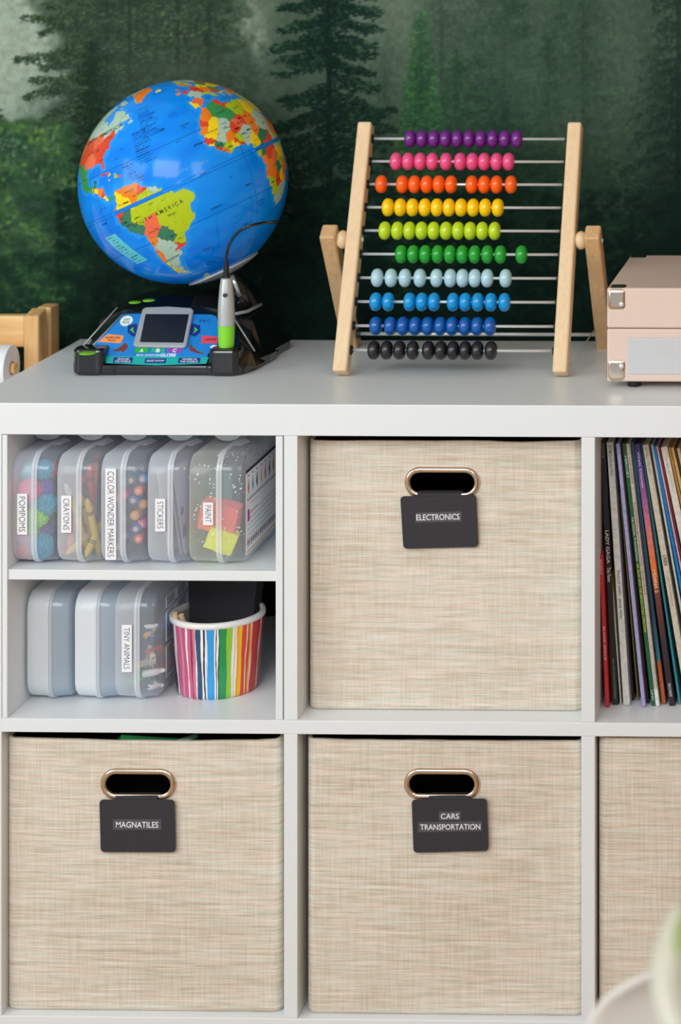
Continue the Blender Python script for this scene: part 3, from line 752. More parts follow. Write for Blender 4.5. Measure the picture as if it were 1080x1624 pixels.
# --- pompoms
def pompom(c, r, m, label, group, spiky=0.25, seed=0):
    bm = bmesh.new(); bmesh.ops.create_icosphere(bm, subdivisions=4, radius=1); rnd = random.Random(seed)
    for v in bm.verts: v.co *= r * (1 + spiky * (rnd.random() - .6))
    me = bpy.data.meshes.new('pompom'); bm.to_mesh(me); bm.free(); me.materials.append(m)
    o = bpy.data.objects.new('pompom', me); COL.objects.link(o); o.location = c
    return tag(o, label, 'pompom', group)
pc = {'teal': (0, 160, 190), 'pink': (245, 30, 130), 'lime': (160, 235, 40), 'purple': (110, 60, 170), 'yellow': (240, 190, 20), 'red': (215, 40, 60), 'lilac': (190, 120, 180)}
k = 0
for cn, px, py, dy, r in (('teal', 70, 745, .03, .012), ('pink', 45, 778, .02, .014), ('purple', 72, 775, .028, .010), ('teal', 74, 800, .022, .013), ('lime', 60, 818, .020, .013),
                     ('yellow', 26, 832, .018, .008), ('lime', 47, 838, .022, .012), ('lilac', 28, 850, .018, .010), ('red', 33, 872, .020, .011), ('teal', 66, 866, .020, .015),
                     ('teal', 36, 748, .030, .012), ('purple', 26, 800, .03, .011), ('red', 80, 745, .035, .009), ('teal', 47, 868, .03, .012), ('purple', 70, 840, .035, .012),
                     ('pink', 60, 778, .05, .013), ('lime', 75, 836, .04, .009), ('teal', 47, 805, .05, .015), ('purple', 55, 740, .06, .012)):
    k += 1
    pompom(keep(bx1, at(px, py, UY + dy), r * 1.05), r, mat('pompom_' + cn, pc[cn], .9), cn + ' fuzzy pompom inside the pompoms box', cn + ' pompoms in the first box', seed=k)
# --- crayons
def crayon(p, d, cn, rgb, L=.085):
    wax = mat('wax_' + cn, rgb, .5); d = Vector(d).normalized(); p = Vector(p)
    t = thing('crayon', cn + ' paper-wrapped crayon inside the crayons box', 'crayon', p, cn + ' crayons in the second box')
    G().lathe([(.0015, -.008), (.0024, -.006), (.0038, 0), (.0038, L), (.0036, L + .002)], p, d, 12).obj('wax', wax, t, smooth=True, autos=40)
    w = G(); w.lathe([(.0041, .003), (.0041, L - .006)], p, d, 14, 0)
    for q in (.009, .012, L - .013, L - .010): w.lathe([(.00425, q), (.00425, q + .0015)], p, d, 14, 1)
    w.obj('wrapper', None, t, mats=[mat('wrap_' + cn, rgb, .7), mat('wrap_band', (40, 36, 30), .6)], smooth=True, autos=40)
cc = {'yellow': (238, 205, 70), 'red': (215, 60, 50), 'orange': (235, 120, 50), 'white': (225, 230, 215), 'purple': (80, 50, 110), 'coral': (240, 110, 100)}
for cn, p0, p1 in (('yellow', (113, 872, .016), (160, 832, .07)), ('yellow', (140, 882, .020), (155, 842, .045)), ('yellow', (128, 790, .030), (146, 850, .060)),
                   ('yellow', (118, 802, .022), (132, 852, .040)), ('yellow', (140, 800, .018), (150, 842, .034)), ('red', (143, 745, .030), (146, 792, .050)),
                   ('coral', (108, 862, .030), (112, 825, .050)), ('white', (104, 775, .022), (116, 795, .040)), ('purple', (96, 775, .026), (103, 800, .045)),
                   ('orange', (146, 815, .040), (150, 770, .070)), ('red', (97, 884, .018), (150, 862, .060)), ('orange', (122, 862, .045), (140, 884, .090))):
    a = at(p0[0], p0[1], UY + p0[2]); b = at(p1[0], p1[1], UY + p1[2]); a = keep(bx2, a, .006, dz=.004); b = keep(bx2, b, .005, dz=.002); crayon(a, b - a, cn, cc[cn])
# --- markers lying with their ends to the front
mk = {'orange': (235, 100, 60), 'blue': (0, 110, 190), 'amber': (240, 160, 60), 'pink': (235, 60, 160), 'teal': (0, 110, 110), 'coral': (225, 80, 80), 'sky blue': (60, 140, 220), 'violet': (110, 90, 190)}
for cn, px, py, dy in (('orange', 219, 779, .022), ('blue', 211, 794, .024), ('amber', 213, 818, .022), ('pink', 224, 832, .026), ('blue', 215, 839, .020), ('coral', 219, 855, .020),
                  ('teal', 208, 762, .026), ('sky blue', 226, 760, .030), ('violet', 197, 850, .030), ('pink', 196, 785, .030), ('sky blue', 196, 765, .034), ('teal', 196, 822, .034), ('amber', 226, 800, .034), ('violet', 186, 868, .03), ('coral', 186, 790, .03)):
    p = keep(bx3, at(px, py, UY + dy), .006); m1 = mat('marker_' + cn.replace(' ', '_'), mk[cn], .35, coat=.2)
    t = thing('marker_pen', cn + ' capped marker pen inside the markers box', 'marker', p, cn + ' markers in the third box')
    G().lathe([(.0044, .0), (.0056, .0004), (.0056, .030), (.0050, .031)], p, (0, 1, 0), 16).obj('cap', m1, t, smooth=True, autos=40)
    G().lathe([(.0026, -.0006), (.0030, -.0006), (.0030, .0), (.0026, .0)], p, (0, 1, 0), 16).obj('cap_ring', mat('marker_ring', (245, 190, 150), .5), t)
    G().lathe([(.0048, .031), (.0048, .115), (.0038, .118)], p, (0, 1, 0), 16).obj('barrel', mat('marker_barrel', (232, 228, 226), .4), t, smooth=True, autos=40)
# --- sticker sheets
for i, (dx, lab, colr) in enumerate(((-.010, 'white sticker sheet leaning at the back of the stickers box', (228, 226, 222)), (.004, 'sticker sheet with plum shapes in the stickers box', (212, 206, 218)), (.009, 'pale lilac sticker sheet nearest the lid of the stickers box', (206, 204, 222)))):
    X = bx4.location.x + dx
    g = G().prism([(X - .010, UY + .012, IZ + .112), (X + .003, UY + .016, IZ + .012), (X + .006, UY + .17, IZ + .012), (X - .006, UY + .17, IZ + .112)], (.0004, 0, 0))
    rr = random.Random(i + 3)
    if i: 
        for q in range(9):
            u, v = rr.random(), rr.random(); xx = X + .003 - .013 * v; yy = UY + .022 + u * .1; zz = IZ + .018 + v * .085
            g.add([(xx + .0009 + .004 * 0, yy + .006 * math.cos(a), zz + .009 * math.sin(a)) for a in np.linspace(0, 2 * math.pi, 13)[:-1]], [tuple(range(12))], 1)
    o = g.obj('sticker_sheet', PAPER, mats=[mat('sticker_paper_%d' % i, colr, .5), mat('sticker_plum', (92, 50, 92), .5)])
    tag(top(o), lab, 'sticker sheet')
# --- sponges and a green cloth in the paint box
def lump(name, c, s, rot, m, label, cat, seed):
    bm = bmesh.new(); bmesh.ops.create_cube(bm, size=1); bmesh.ops.subdivide_edges(bm, edges=bm.edges, cuts=9, use_grid_fill=True)
    for v in bm.verts:
        q = v.co.copy(); v.co = Vector((q.x * s[0], q.y * s[1], q.z * s[2])) * (1 - .12 * max(0, q.length - .55)); v.co += Vector((1, 1, 1)) * .0012 * mnoise.noise(q * 9 + Vector((seed, 0, 0)))
    bmesh.ops.rotate(bm, verts=bm.verts, matrix=rot.to_matrix().to_3x3() if hasattr(rot, 'to_matrix') else rot)
    me = bpy.data.meshes.new(name); bm.to_mesh(me); bm.free(); me.materials.append(m)
    o = bpy.data.objects.new(name, me); COL.objects.link(o); o.location = c
    return tag(o, label, cat)
from mathutils import Euler
lump('sponge', at(352, 858, UY + .020) + Vector((0, 0, .002)), (.034, .020, .026), Euler((0, R(22), R(8))), mat('yellow_foam', (236, 242, 20), .9, bump=.5, bscale=900), 'neon yellow foam sponge in the paint box', 'sponge', 1)
lump('sponge', at(350, 818, UY + .028), (.046, .024, .034), Euler((R(5), R(12), 0)), mat('coral_foam', (250, 112, 96), .9, bump=.5, bscale=900), 'coral pink foam sponge in the paint box above the yellow one', 'sponge', 2)
lump('cloth', at(345, 800, UY + .095), (.050, .05, .090), Euler((0, 0, 0)), mat('green_cloth', (96, 140, 128), .9), 'grey-green cloth folded at the back of the paint box', 'cloth', 3)
# --- tiny toy animals
def toy_animal(c, s, m, label, cat_group, yaw, roll, seed):
    rnd = random.Random(seed)
    bm = bmesh.new()
    V = [(0, 0, .5), (.5, 0, .52), (-.45, 0, .5), (.78, 0, .85), (1.05, 0, .88), (.5, .2, .05), (.5, -.2, .05), (-.42, .2, .05), (-.42, -.2, .05), (-.7, 0, .65), (.5, .16, .4), (.5, -.16, .4), (-.42, .16, .4), (-.42, -.16, .4), (.78, .1, 1.05), (.78, -.1, 1.05)]
    E = [(0, 1), (0, 2), (1, 3), (3, 4), (1, 10), (10, 5), (1, 11), (11, 6), (2, 12), (12, 7), (2, 13), (13, 8), (2, 9), (3, 14), (3, 15)]
    RAD = [.27, .25, .25, .18, .12, .09, .09, .09, .09, .05, .11, .11, .12, .12, .06, .06]
    me = bpy.data.meshes.new('toy_animal'); me.from_pydata([tuple(Vector(v) * s) for v in V], E, [])
    o = bpy.data.objects.new('toy_animal', me); COL.objects.link(o); o.location = c; o.rotation_euler = (roll, 0, yaw)
    sk = o.modifiers.new('skin', 'SKIN'); sk.use_smooth_shade = True
    for i, r in enumerate(RAD): me.skin_vertices[0].data[i].radius = (r * s, r * s)
    me.skin_vertices[0].data[0].use_root = True
    o.modifiers.new('sub', 'SUBSURF').render_levels = 1
    # bake so the object carries plain mesh
    bpy.context.view_layer.update()
    m2 = bpy.data.meshes.new_from_object(o.evaluated_get(bpy.context.evaluated_depsgraph_get()))
    o.modifiers.clear(); o.data = m2; m2.materials.append(m); m2.name = 'toy_animal'
    for p in m2.polygons: p.use_smooth = True
    bm.free()
    return tag(o, label, 'toy animal', cat_group)
ac = {'cream': (232, 218, 190), 'white': (238, 236, 230), 'yellow': (240, 190, 60), 'green': (60, 170, 90), 'red': (215, 90, 80), 'blue': (90, 130, 200), 'tan': (190, 150, 110), 'black': (50, 48, 50)}
k = 0
for cn, px, py, dy, s, yw, rl in (('white', 236, 1068, .030, .016, .6, 1.2), ('cream', 246, 1048, .034, .015, 2.2, .2), ('cream', 240, 1056, .045, .014, -.5, .6), ('yellow', 234, 1011, .034, .011, 1.0, .4), ('white', 240, 996, .040, .011, 0, .9),
                             ('green', 205, 1086, .030, .013, .3, 1.0), ('green', 254, 1083, .030, .008, 2.0, .2), ('red', 233, 1034, .040, .014, 1.4, 1.3), ('blue', 250, 1013, .050, .016, -1, .5), ('yellow', 194, 1053, .030, .013, .2, 1.5),
                             ('white', 245, 1088, .022, .012, 1.2, 1.7), ('tan', 262, 1040, .060, .013, .4, .2), ('black', 248, 1078, .030, .008, 0, .2), ('green', 218, 1080, .035, .014, 2, .6), ('blue', 262, 1000, .070, .014, .6, .4),
                             ('tan', 258, 1068, .050, .014, -.8, .8), ('white', 222, 1060, .040, .013, .9, .3), ('red', 266, 1060, .07, .011, .2, .2)):
    k += 1
    toy_animal(keep(bx8, at(px, py, LY + dy), s * .95, wl=.020, H=.128), s, mat('toy_' + cn, ac[cn], .4), 'tiny %s plastic animal in the tiny animals box' % cn, '%s toy animals in the tiny animals box' % cn, yw, rl, k)

# ================================================================== striped pot with black cards and sticks
PC = Vector((-.127, .113, Z1)); PR0, PR1, PH = .0490, .0562, .094
stripes = [(-160, (70, 20, 40)), (-148, (235, 235, 235)), (-142, (196, 92, 132)), (-128, (214, 130, 158)), (-121, (198, 84, 126)), (-108, (240, 236, 236)), (-103, (206, 90, 130)), (-92, (120, 40, 70)), (-88, (214, 110, 140)), (-78, (242, 240, 240)),
           (-75, (38, 78, 110)), (-60, (40, 80, 112)), (-57, (240, 240, 240)), (-50, (64, 34, 64)), (-44, (240, 240, 240)), (-38, (48, 158, 226)), (-12, (240, 242, 242)), (-6, (60, 40, 60)), (-3, (240, 240, 240)), (2, (36, 66, 70)), (6, (34, 150, 84)),
           (31, (150, 202, 60)), (50, (240, 240, 236)), (56, (246, 196, 130)), (60, (240, 240, 236)), (66, (250, 150, 20)), (72, (252, 196, 0)), (84, (232, 66, 30)), (98, (240, 220, 214)), (102, (220, 50, 34)), (108, (250, 170, 20)), (114, (240, 236, 230)), (117, (206, 34, 30)),
           (136, (180, 24, 30)), (144, (240, 220, 220)), (147, (170, 20, 30)), (156, (60, 20, 30)), (158, (190, 30, 40))]
def cup():
    n, hgt = 720, 14; t = thing('striped_pot', 'white pot with painted rainbow stripes on the lower level', 'pot', PC)
    prof = [(PR0 - .003, 0), (PR0, .002)] + [(PR0 + (PR1 - PR0) * i / hgt, .002 + (PH - .008) * i / hgt) for i in range(1, hgt + 1)]
    v = []; cols = []; f = []
    to_cam = math.atan2(CY - PC.y, CX - PC.x)
    for j, (r, z) in enumerate(prof):
        for i in range(n):
            q = 2 * math.pi * i / n; v.append((r * math.cos(q), r * math.sin(q), z))
            a = (q - to_cam + math.pi) % (2 * math.pi) - math.pi        # angle to the right of the camera's bearing is positive
            s = math.sin(a) * 160 if abs(a) < math.pi / 2 else (320 - math.sin(abs(a)) * 160) * (1 if a > 0 else -1)
            s = s + 2.2 * math.sin(z * 60 + math.floor(s / 13) * 1.7) * math.sin(z * 32)
            if abs(a) >= math.pi / 2: s = ((s + 160) % 320) - 160
            c = stripes[0][1]
            for a0, cc_ in stripes:
                if s >= a0: c = cc_
            cols.append(lin(c))
    for j in range(len(prof) - 1):
        for i in range(n): f.append((j * n + i, j * n + (i + 1) % n, (j + 1) * n + (i + 1) % n, (j + 1) * n + i))
    m = mat_attr('striped_glaze', .18, .4)
    o = obj('wall', v, f, m, t, world=False, smooth=True); o.name = 'pot_wall'
    at_ = o.data.color_attributes.new('paint', 'FLOAT_COLOR', 'POINT'); at_.data.foreach_set('color', np.array(cols).ravel())
    wm = mat('pot_white_glaze', (238, 236, 232), .25, coat=.3)
    zr = PH - .007
    G().lathe([(PR1 - .0042, zr - .002), (PR1 - .004, zr), (PR1 - .0052, PH - .001), (PR1 - .003, PH + .0005), (PR1 + .0008, PH - .0008), (PR1 + .0010, zr + .001), (PR1 - .0005, zr)], n=96, cap=False).obj('rim', wm, t, world=False, smooth=True)
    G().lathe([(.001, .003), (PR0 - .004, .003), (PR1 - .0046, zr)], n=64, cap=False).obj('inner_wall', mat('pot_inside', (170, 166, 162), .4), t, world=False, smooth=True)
cup()
# black cards standing in the pot
for i in range(5):
    dy = .010 + i * .0035; dx = i * .0022
    tl = (-.165 + dx * .3, PC.y + dy + .012, Z1 + .158); 
    A = (PC.x - .034 + dx, PC.y - .004 + dy * .6, Z1 + .006); B = (PC.x + .036 + dx * .3, PC.y - .004 + dy * .6, Z1 + .006)
    Cc = (PC.x + .044 + dx * .6, PC.y + .014 + dy, Z1 + .148 - i * .0012); D = (PC.x - .044 + dx, PC.y + .014 + dy, Z1 + .148 - i * .0012)
    o = G().prism([A, B, Cc, D], (0, .0016, 0)).obj('black_card', mat('slate_card', (40, 39, 44), .85), bevel=.0003)
    tag(top(o), ('front black card standing in the striped pot' if i == 0 else 'black card stacked behind the front one in the pot'), 'card', None if i == 0 else 'black cards behind the front card')
for i, (a, b) in enumerate((((277, 972), (300, 1020)), ((287, 975), (312, 1016)))):
    p = at(a[0], a[1], .083); q = at(b[0], b[1] + 30, .100)
    o = G().tube([p, q], .0032, 12).obj('wooden_stick', BEECH, smooth=True, autos=40)
    tag(top(o), ('shorter light wooden stick at the left of the striped pot', 'light wooden stick leaning against the black cards')[i], 'stick', 'wooden sticks in the pot')

# ================================================================== records
def spine_mat(name, stops, rough=.4, axis_h=.315):
    """printed sleeve: colour bands along the height"""
    m = bpy.data.materials.new(name); m.use_nodes = True; nt = m.node_tree; b = nt.nodes['Principled BSDF']; b.inputs['Roughness'].default_value = rough
    tc = nt.nodes.new('ShaderNodeTexCoord'); sp = nt.nodes.new('ShaderNodeSeparateXYZ'); mr = nt.nodes.new('ShaderNodeMapRange')
    mr.inputs[1].default_value = 0; mr.inputs[2].default_value = axis_h
    nt.links.new(tc.outputs['Object'], sp.inputs[0]); nt.links.new(sp.outputs['Z'], mr.inputs[0])
    cr = nt.nodes.new('ShaderNodeValToRGB'); nt.links.new(mr.outputs[0], cr.inputs[0])
    el = cr.color_ramp.elements
    el[0].position, el[0].color = stops[0][0], lin(stops[0][1]); el[1].position, el[1].color = stops[-1][0], lin(stops[-1][1])
    for p, c in stops[1:-1]: k = el.new(p); k.color = lin(c)
    mx = nt.nodes.new('ShaderNodeMix'); mx.data_type = 'RGBA'; mx.blend_type = 'MULTIPLY'; mx.inputs[0].default_value = 1
    n = nt.nodes.new('ShaderNodeTexNoise'); n.inputs['Scale'].default_value = 160; nt.links.new(tc.outputs['Object'], n.inputs['Vector'])
    c2 = nt.nodes.new('ShaderNodeValToRGB'); c2.color_ramp.elements[0].position = .35; c2.color_ramp.elements[0].color = (.8, .8, .8, 1); c2.color_ramp.elements[1].position = .6
    nt.links.new(n.outputs['Fac'], c2.inputs[0]); nt.links.new(cr.outputs[0], mx.inputs[6]); nt.links.new(c2.outputs[0], mx.inputs[7])
    nt.links.new(mx.outputs[2], b.inputs['Base Color'])
    return m
def record(label, xt, yt, xb, yb, wpx, stops, Y=None, H=.315, dep=.315, texts=(), cat='record', round_=.0004, name='record_sleeve'):
    """xt, yt / xb, yb: top and bottom of the spine in the photograph"""
    d = (TOP - Z1 + .5987 - 0) # camera above shelf
    Yb = Y if Y is not None else CY + (CZ - Z1) * FPX / (yb - PPY) * 1.0
    if Y is None: Yb = max(.03, Yb - .008)
    pb = at(xb, yb, Yb); pb.z = Z1 + .0006
    pt = at(xt, yt, Yb); lean = math.atan2(pt.x - pb.x, H)
    w = wpx * (Yb - CY) / FPX; pb.z += abs(math.sin(lean)) * w / 2
    t = bpy.data.objects.new(name, None); COL.objects.link(t); t.location = pb; t.rotation_euler = (0, lean, 0)
    tag(t, label, cat)
    m = spine_mat('sleeve_' + label.replace(' ', '_')[:40], stops, axis_h=H)
    G().box(-w / 2, w / 2, 0, dep, 0, H).obj('sleeve', m, t, world=False, bevel=min(.0006, w * .3))
    for body, z, L, hh, colr in texts:
        text('lettering', body, mat('ink_%02x%02x%02x' % colr, colr, .5), t, (0, -.0004, z * H), (0, 0, -1), (1, 0, 0), L * H, hh * w, .004, local=True)
    return t
g1 = lambda c: [(0, c), (1, c)]
K_ = (22, 20, 24)
# thin booklet against the divider
record('curved white and plum booklet standing against the divider', 948, 1003, 950, 1117, 3.5, [(0, (215, 212, 200)), (1, (205, 203, 195))], Y=.055, H=.085, dep=.18, cat='booklet', name='booklet')
record('plum leaflet beside the white booklet', 953, 1012, 955.5, 1108, 3, [(0, (60, 28, 60)), (1, (90, 40, 90))], Y=.09, H=.085, dep=.16, cat='booklet', name='booklet')
record('short red seven inch sleeve leftmost on the record shelf', 953, 882, 963, 1122, 6.2, g1((205, 48, 62)), H=.182, dep=.18, texts=(('BLANK SPACE', .42, .22, .55, (240, 200, 200)), ('SINGLE', .92, .10, .5, (240, 200, 200))), name='single_sleeve')
record('yellow sleeve behind the short red one', 961.3, 960, 969, 1116, 3.2, [(0, (230, 180, 40)), (1, (200, 190, 40))], Y=.075, H=.17, dep=.17, name='single_sleeve')
record('black record sleeve lettered in white beside the red one', 955.5, 708.5, 976, 1118, 9.5, g1((26, 26, 30)),
       texts=(('LADY GAGA', .60, .125, .55, (228, 228, 224)), ('The Fame', .495, .055, .60, (228, 228, 224)), ('STREAMLINE', .965, .055, .35, (150, 150, 156)), ('(P)(C) 2008 INTERSCOPE RECORDS', .10, .15, .24, (170, 170, 170))))
record('thin yellow edged sleeve behind the black one', 962, 800, 984.5, 1112, 2.0, [(0, (216, 214, 200)), (.55, (216, 214, 200)), (.56, (206, 190, 30)), (1, (190, 176, 30))], Y=.06, H=.24, dep=.24, texts=())
record('wide white record sleeve beside the black one', 967, 709, 994, 1119, 10.6, g1((214, 214, 208)),
       texts=(('BIG MACHINE RECORDS', .93, .115, .45, (120, 122, 122)), ('TAYLOR SWIFT   SPEAK NOW', .42, .185, .36, (40, 30, 44))))
record('dark maroon record sleeve behind the white one', 974.4, 704, 1004, 1085, 4, g1((52, 18, 38)), Y=.075)
record('lavender record sleeve between two dark ones', 979.5, 715, 1021, 1121, 6, g1((168, 166, 214)), texts=(('TAYLOR SWIFT  MIDNIGHTS', .90, .12, .5, (210, 210, 236)),))
record('dark brown record sleeve right of the lavender one', 984.4, 712, 1028, 1112, 3.6, [(0, (58, 24, 40)), (1, (70, 34, 44))], Y=.065)
record('olive ten inch sleeve low to the left of the lavender one', 983.6, 795, 1012, 1104, 2.6, g1((128, 120, 44)), Y=.075, H=.25, dep=.25)
record('green soundtrack record sleeve with yellow and white lettering', 989.5, 714, 1036.5, 1119, 6.4, g1((22, 96, 58)),
       texts=(('MERCURY', .91, .085, .5, (210, 230, 214)), ('THE ORIGINAL TV SOUNDTRACK', .635, .17, .5, (206, 228, 206)), ("DR. SEUSS' HOW THE GRINCH STOLE CHRISTMAS!", .41, .26, .55, (214, 216, 40)), ('UMC', .04, .04, .5, (200, 230, 210))))
record('worn white record sleeve right of the green soundtrack', 995.5, 714, 1043, 1120, 6, [(0, (226, 232, 224)), (.06, (226, 232, 224)), (.07, (190, 180, 172)), (1, (206, 192, 178))],
       texts=(('THE ORIGINAL MOTION PICTURE SOUNDTRACK', .60, .36, .40, (120, 84, 74)), ('WALT RECORDS', .90, .10, .4, (110, 80, 74))))
record('navy to teal record sleeve with an orange foot', 1001.5, 711, 1053, 1116, 6.5, [(0, (186, 98, 46)), (.16, (190, 100, 50)), (.165, (46, 120, 140)), (.35, (30, 74, 100)), (.8, (40, 84, 112)), (1, (60, 112, 134))])
record('purple to orange sunset record sleeve', 1009.5, 711, 1066, 1119, 9.2, [(0, (34, 26, 36)), (.22, (50, 36, 50)), (.42, (104, 56, 50)), (.52, (224, 118, 50)), (.66, (214, 120, 110)), (.78, (160, 96, 150)), (.93, (78, 56, 128)), (1, (60, 42, 104))], round_=.003,
       texts=(('Walt Disney', .90, .14, .42, (226, 216, 240)), ('MOANA 2', .475, .085, .5, (250, 224, 206)), ('RECORDS', .06, .05, .4, (220, 220, 220))))
record('teal record sleeve right of the sunset one', 1016, 711, 1078, 1116, 3.4, [(0, (60, 160, 176)), (1, (34, 104, 124))])
record('cream record sleeve with small grey lettering', 1022.5, 709, 1093, 1118, 9.5, g1((206, 196, 176)),
       texts=(('REPUBLIC RECORDS', .94, .10, .35, (150, 140, 126)), ('1989', .555, .04, .62, (70, 64, 56)), ("(TAYLOR'S VERSION)", .44, .12, .34, (150, 120, 112))))
record('charcoal slab standing in for the shaded gap behind the cream sleeve', 1029, 718, 1101, 1114, 4, g1((50, 50, 54)), Y=.07)  # slab added in charcoal where the gap between sleeves is only dark
record('thin pale grey sleeve left of the bright blue one', 1032.5, 722, 1107, 1116, 3.6, g1((196, 202, 196)))
record('bright blue record sleeve', 1036.5, 720, 1116, 1118, 4.6, [(0, (20, 40, 90)), (.42, (20, 60, 120)), (.44, (8, 120, 190)), (1, (8, 112, 184))])
record('thin pink sleeve right of the bright blue one', 1040.5, 718, 1123, 1118, 3, g1((214, 176, 178)))
record('thin crimson sleeve left of the wide off-white one', 1044, 717, 1128, 1117, 2.6, g1((120, 24, 50)), Y=.055)
record('wide off-white record sleeve right of the crimson one', 1051, 716, 1139, 1119, 10.5, g1((218, 210, 196)), texts=(('COLUMBIA  MASTERWORKS', .90, .13, .3, (190, 180, 166)),))
for i, (xt, c, w) in enumerate(((1059, (176, 128, 66), 4), (1064, (206, 160, 96), 4.5), (1069, (60, 40, 34), 3.5), (1073, (212, 176, 124), 4.5), (1078, (176, 112, 56), 4.5), (1083, (196, 146, 92), 5), (1089, (150, 50, 44), 5), (1096, (210, 200, 184), 6))):
    record(('amber worn sleeve right of the off-white one', 'tan cardboard sleeve right of the amber one', 'dark brown sleeve between two tan ones', 'light tan sleeve right of the dark brown one', 'orange brown sleeve at the right edge', 'pale brown sleeve beyond the orange brown one', 'brick red sleeve further right', 'off-white sleeve furthest right')[i],
           xt, 721, xt + 92 + i * 2, 1118, w, g1(c), texts=((('STEREO  HI FI', .80, .12, .5, (70, 44, 30)),) if i in (3,) else ()))

# ================================================================== globe
GC = Vector((-.2105, .250, TOP + .2300)); GR = .1300
V_ = (CAM - GC).normalized(); U_ = (Vector((0, 0, 1)) - V_ * V_.z).normalized(); Rr = U_.cross(V_).normalized()
if Rr.x < 0: Rr = -Rr
TA = R(23.5)
Nn = U_ * math.cos(TA) - Rr * math.sin(TA); Ee = Rr * math.cos(TA) + U_ * math.sin(TA)
LON0, LAT0 = -37, .5
a_ = R(LAT0); Cf = V_ * math.cos(a_) - Nn * math.sin(a_); Nn = Nn * math.cos(a_) + V_ * math.sin(a_)
def gdir(lon, lat):
    lo = R(lon - LON0); la = R(lat)
    return Cf * (math.cos(la) * math.cos(lo)) + Ee * (math.cos(la) * math.sin(lo)) + Nn * math.sin(la)
gt = thing('talking_globe', 'blue talking toy globe on a black electronic base', 'globe', (-.21, .25, TOP))

SAM = [(-77, 8.5), (-75, 10.8), (-72, 12), (-71.5, 10.8), (-68, 11.5), (-62, 10.6), (-60, 8.4), (-57, 6), (-52, 4.8), (-50, .8), (-48, -1), (-44.5, -2.8), (-40, -2.9), (-37, -4.8), (-35, -6), (-35, -9), (-37, -11.5), (-39, -13.5), (-39, -17.5), (-41, -21.5), (-44.5, -23), (-48, -25.5), (-48.7, -28), (-51, -31), (-53.5, -34), (-57, -34.8), (-58.4, -34), (-57, -36.5), (-58, -38.3), (-62, -39), (-62.5, -41), (-65, -41.2), (-64, -43), (-67.3, -45.8), (-65.8, -47.8), (-69, -50.5), (-68.5, -52.5), (-65.2, -54.8), (-68, -55.6), (-72, -53.5), (-75, -51), (-75.3, -47), (-73, -42), (-73.7, -37), (-71.5, -31), (-70.3, -24), (-70.3, -18.5), (-75.5, -15), (-78.5, -9), (-81.2, -6), (-80.2, -3), (-80.8, -1), (-79.5, 1), (-77.3, 4), (-77.5, 7)]
AFR = [(-6, 35.8), (-2, 35.1), (3, 36.9), (10.5, 37.3), (11, 34), (15.5, 32.3), (20, 31), (20.5, 32.8), (25, 31.7), (30, 31.4), (32.5, 31.2), (34, 27.5), (37, 21), (39, 15.5), (43, 11.8), (51, 12), (49, 7), (43, -1), (39.5, -5), (40.5, -14), (35, -20), (35.5, -24), (32.5, -28), (28, -33), (20, -34.8), (18, -32), (14.5, -22.5), (11.8, -17), (13.6, -10), (12, -5), (9, -1), (9.5, 3.8), (6, 4.3), (2, 6.3), (-4, 5.2), (-7.6, 4.4), (-11.5, 6.8), (-14.8, 10.8), (-17.3, 14.7), (-16.2, 19), (-17, 21.5), (-13, 27.5), (-9.8, 30)]
NAM = [(-168, 66), (-156, 71), (-140, 70), (-125, 70.5), (-115, 68.5), (-95, 68), (-95, 72), (-86, 68), (-82, 69.5), (-82, 67), (-87, 64.5), (-94, 61), (-94.5, 58.5), (-88, 56.5), (-82.3, 55), (-82, 52.8), (-79, 51.4), (-78.7, 55), (-76.6, 57.5), (-78, 60.5), (-77.8, 62.5), (-73, 62), (-69.5, 60.5), (-65, 59.8), (-61.5, 56.5), (-56, 52.5), (-60, 50.2), (-66.5, 50.2), (-70, 47.5), (-65, 49.2), (-64.5, 46.5), (-61, 46.5), (-64, 44.6), (-66.5, 45), (-70, 43.5), (-70, 41.7), (-74, 40.5), (-75.5, 37.8), (-75.6, 35.3), (-78, 33.8), (-81, 31.8), (-80, 27), (-80.4, 25.2), (-82, 27), (-83, 30), (-85.3, 29.8), (-89.5, 30.2), (-90, 29.2), (-94.5, 29.5), (-97.3, 27.5), (-97.7, 22.5), (-96, 19), (-94.3, 18.2), (-91.5, 18.6), (-90.4, 21), (-87, 21.5), (-88, 18), (-88.7, 16), (-83.3, 15.2), (-83.6, 11.5), (-82, 9), (-79.5, 9.6), (-77.3, 8.6), (-78, 7.4), (-80, 7.4), (-83, 8.3), (-85.7, 10), (-87.6, 13), (-92, 14.4), (-96, 15.8), (-101, 17.4), (-105.6, 20.2), (-106.5, 23.5), (-112, 29), (-114.5, 31.5), (-110, 24), (-112, 26), (-117, 32.6), (-121, 35), (-124, 40), (-124, 46), (-123, 49), (-130, 55), (-140, 60), (-152, 60), (-160, 56), (-158, 59), (-165, 61)]
GRN = [(-55, 82), (-30, 83.5), (-18, 80), (-20, 75), (-22, 71), (-32, 68), (-40, 65), (-43, 60), (-48, 61), (-53, 66), (-54, 70), (-60, 76), (-70, 78)]
BAF = [(-62, 66.5), (-67, 69), (-75, 72.5), (-88, 73.6), (-86, 70.5), (-77, 68.5), (-73, 66), (-66, 62), (-72, 64)]
ELS = [(-60, 82), (-90, 82), (-90, 77), (-78, 77)]
NFL = [(-59, 47.8), (-55.5, 51.4), (-53, 47), (-56, 46.8)]
CUB = [(-84.8, 22), (-82, 23.2), (-77, 21.8), (-74.3, 20.2), (-77.6, 19.9), (-79, 21.6)]
HIS = [(-74.3, 18.4), (-73, 19.9), (-69, 19.2), (-68.4, 18.4), (-71, 17.8)]
JAM = [(-78.3, 18.2), (-76.2, 17.8), (-76.6, 18.6)]
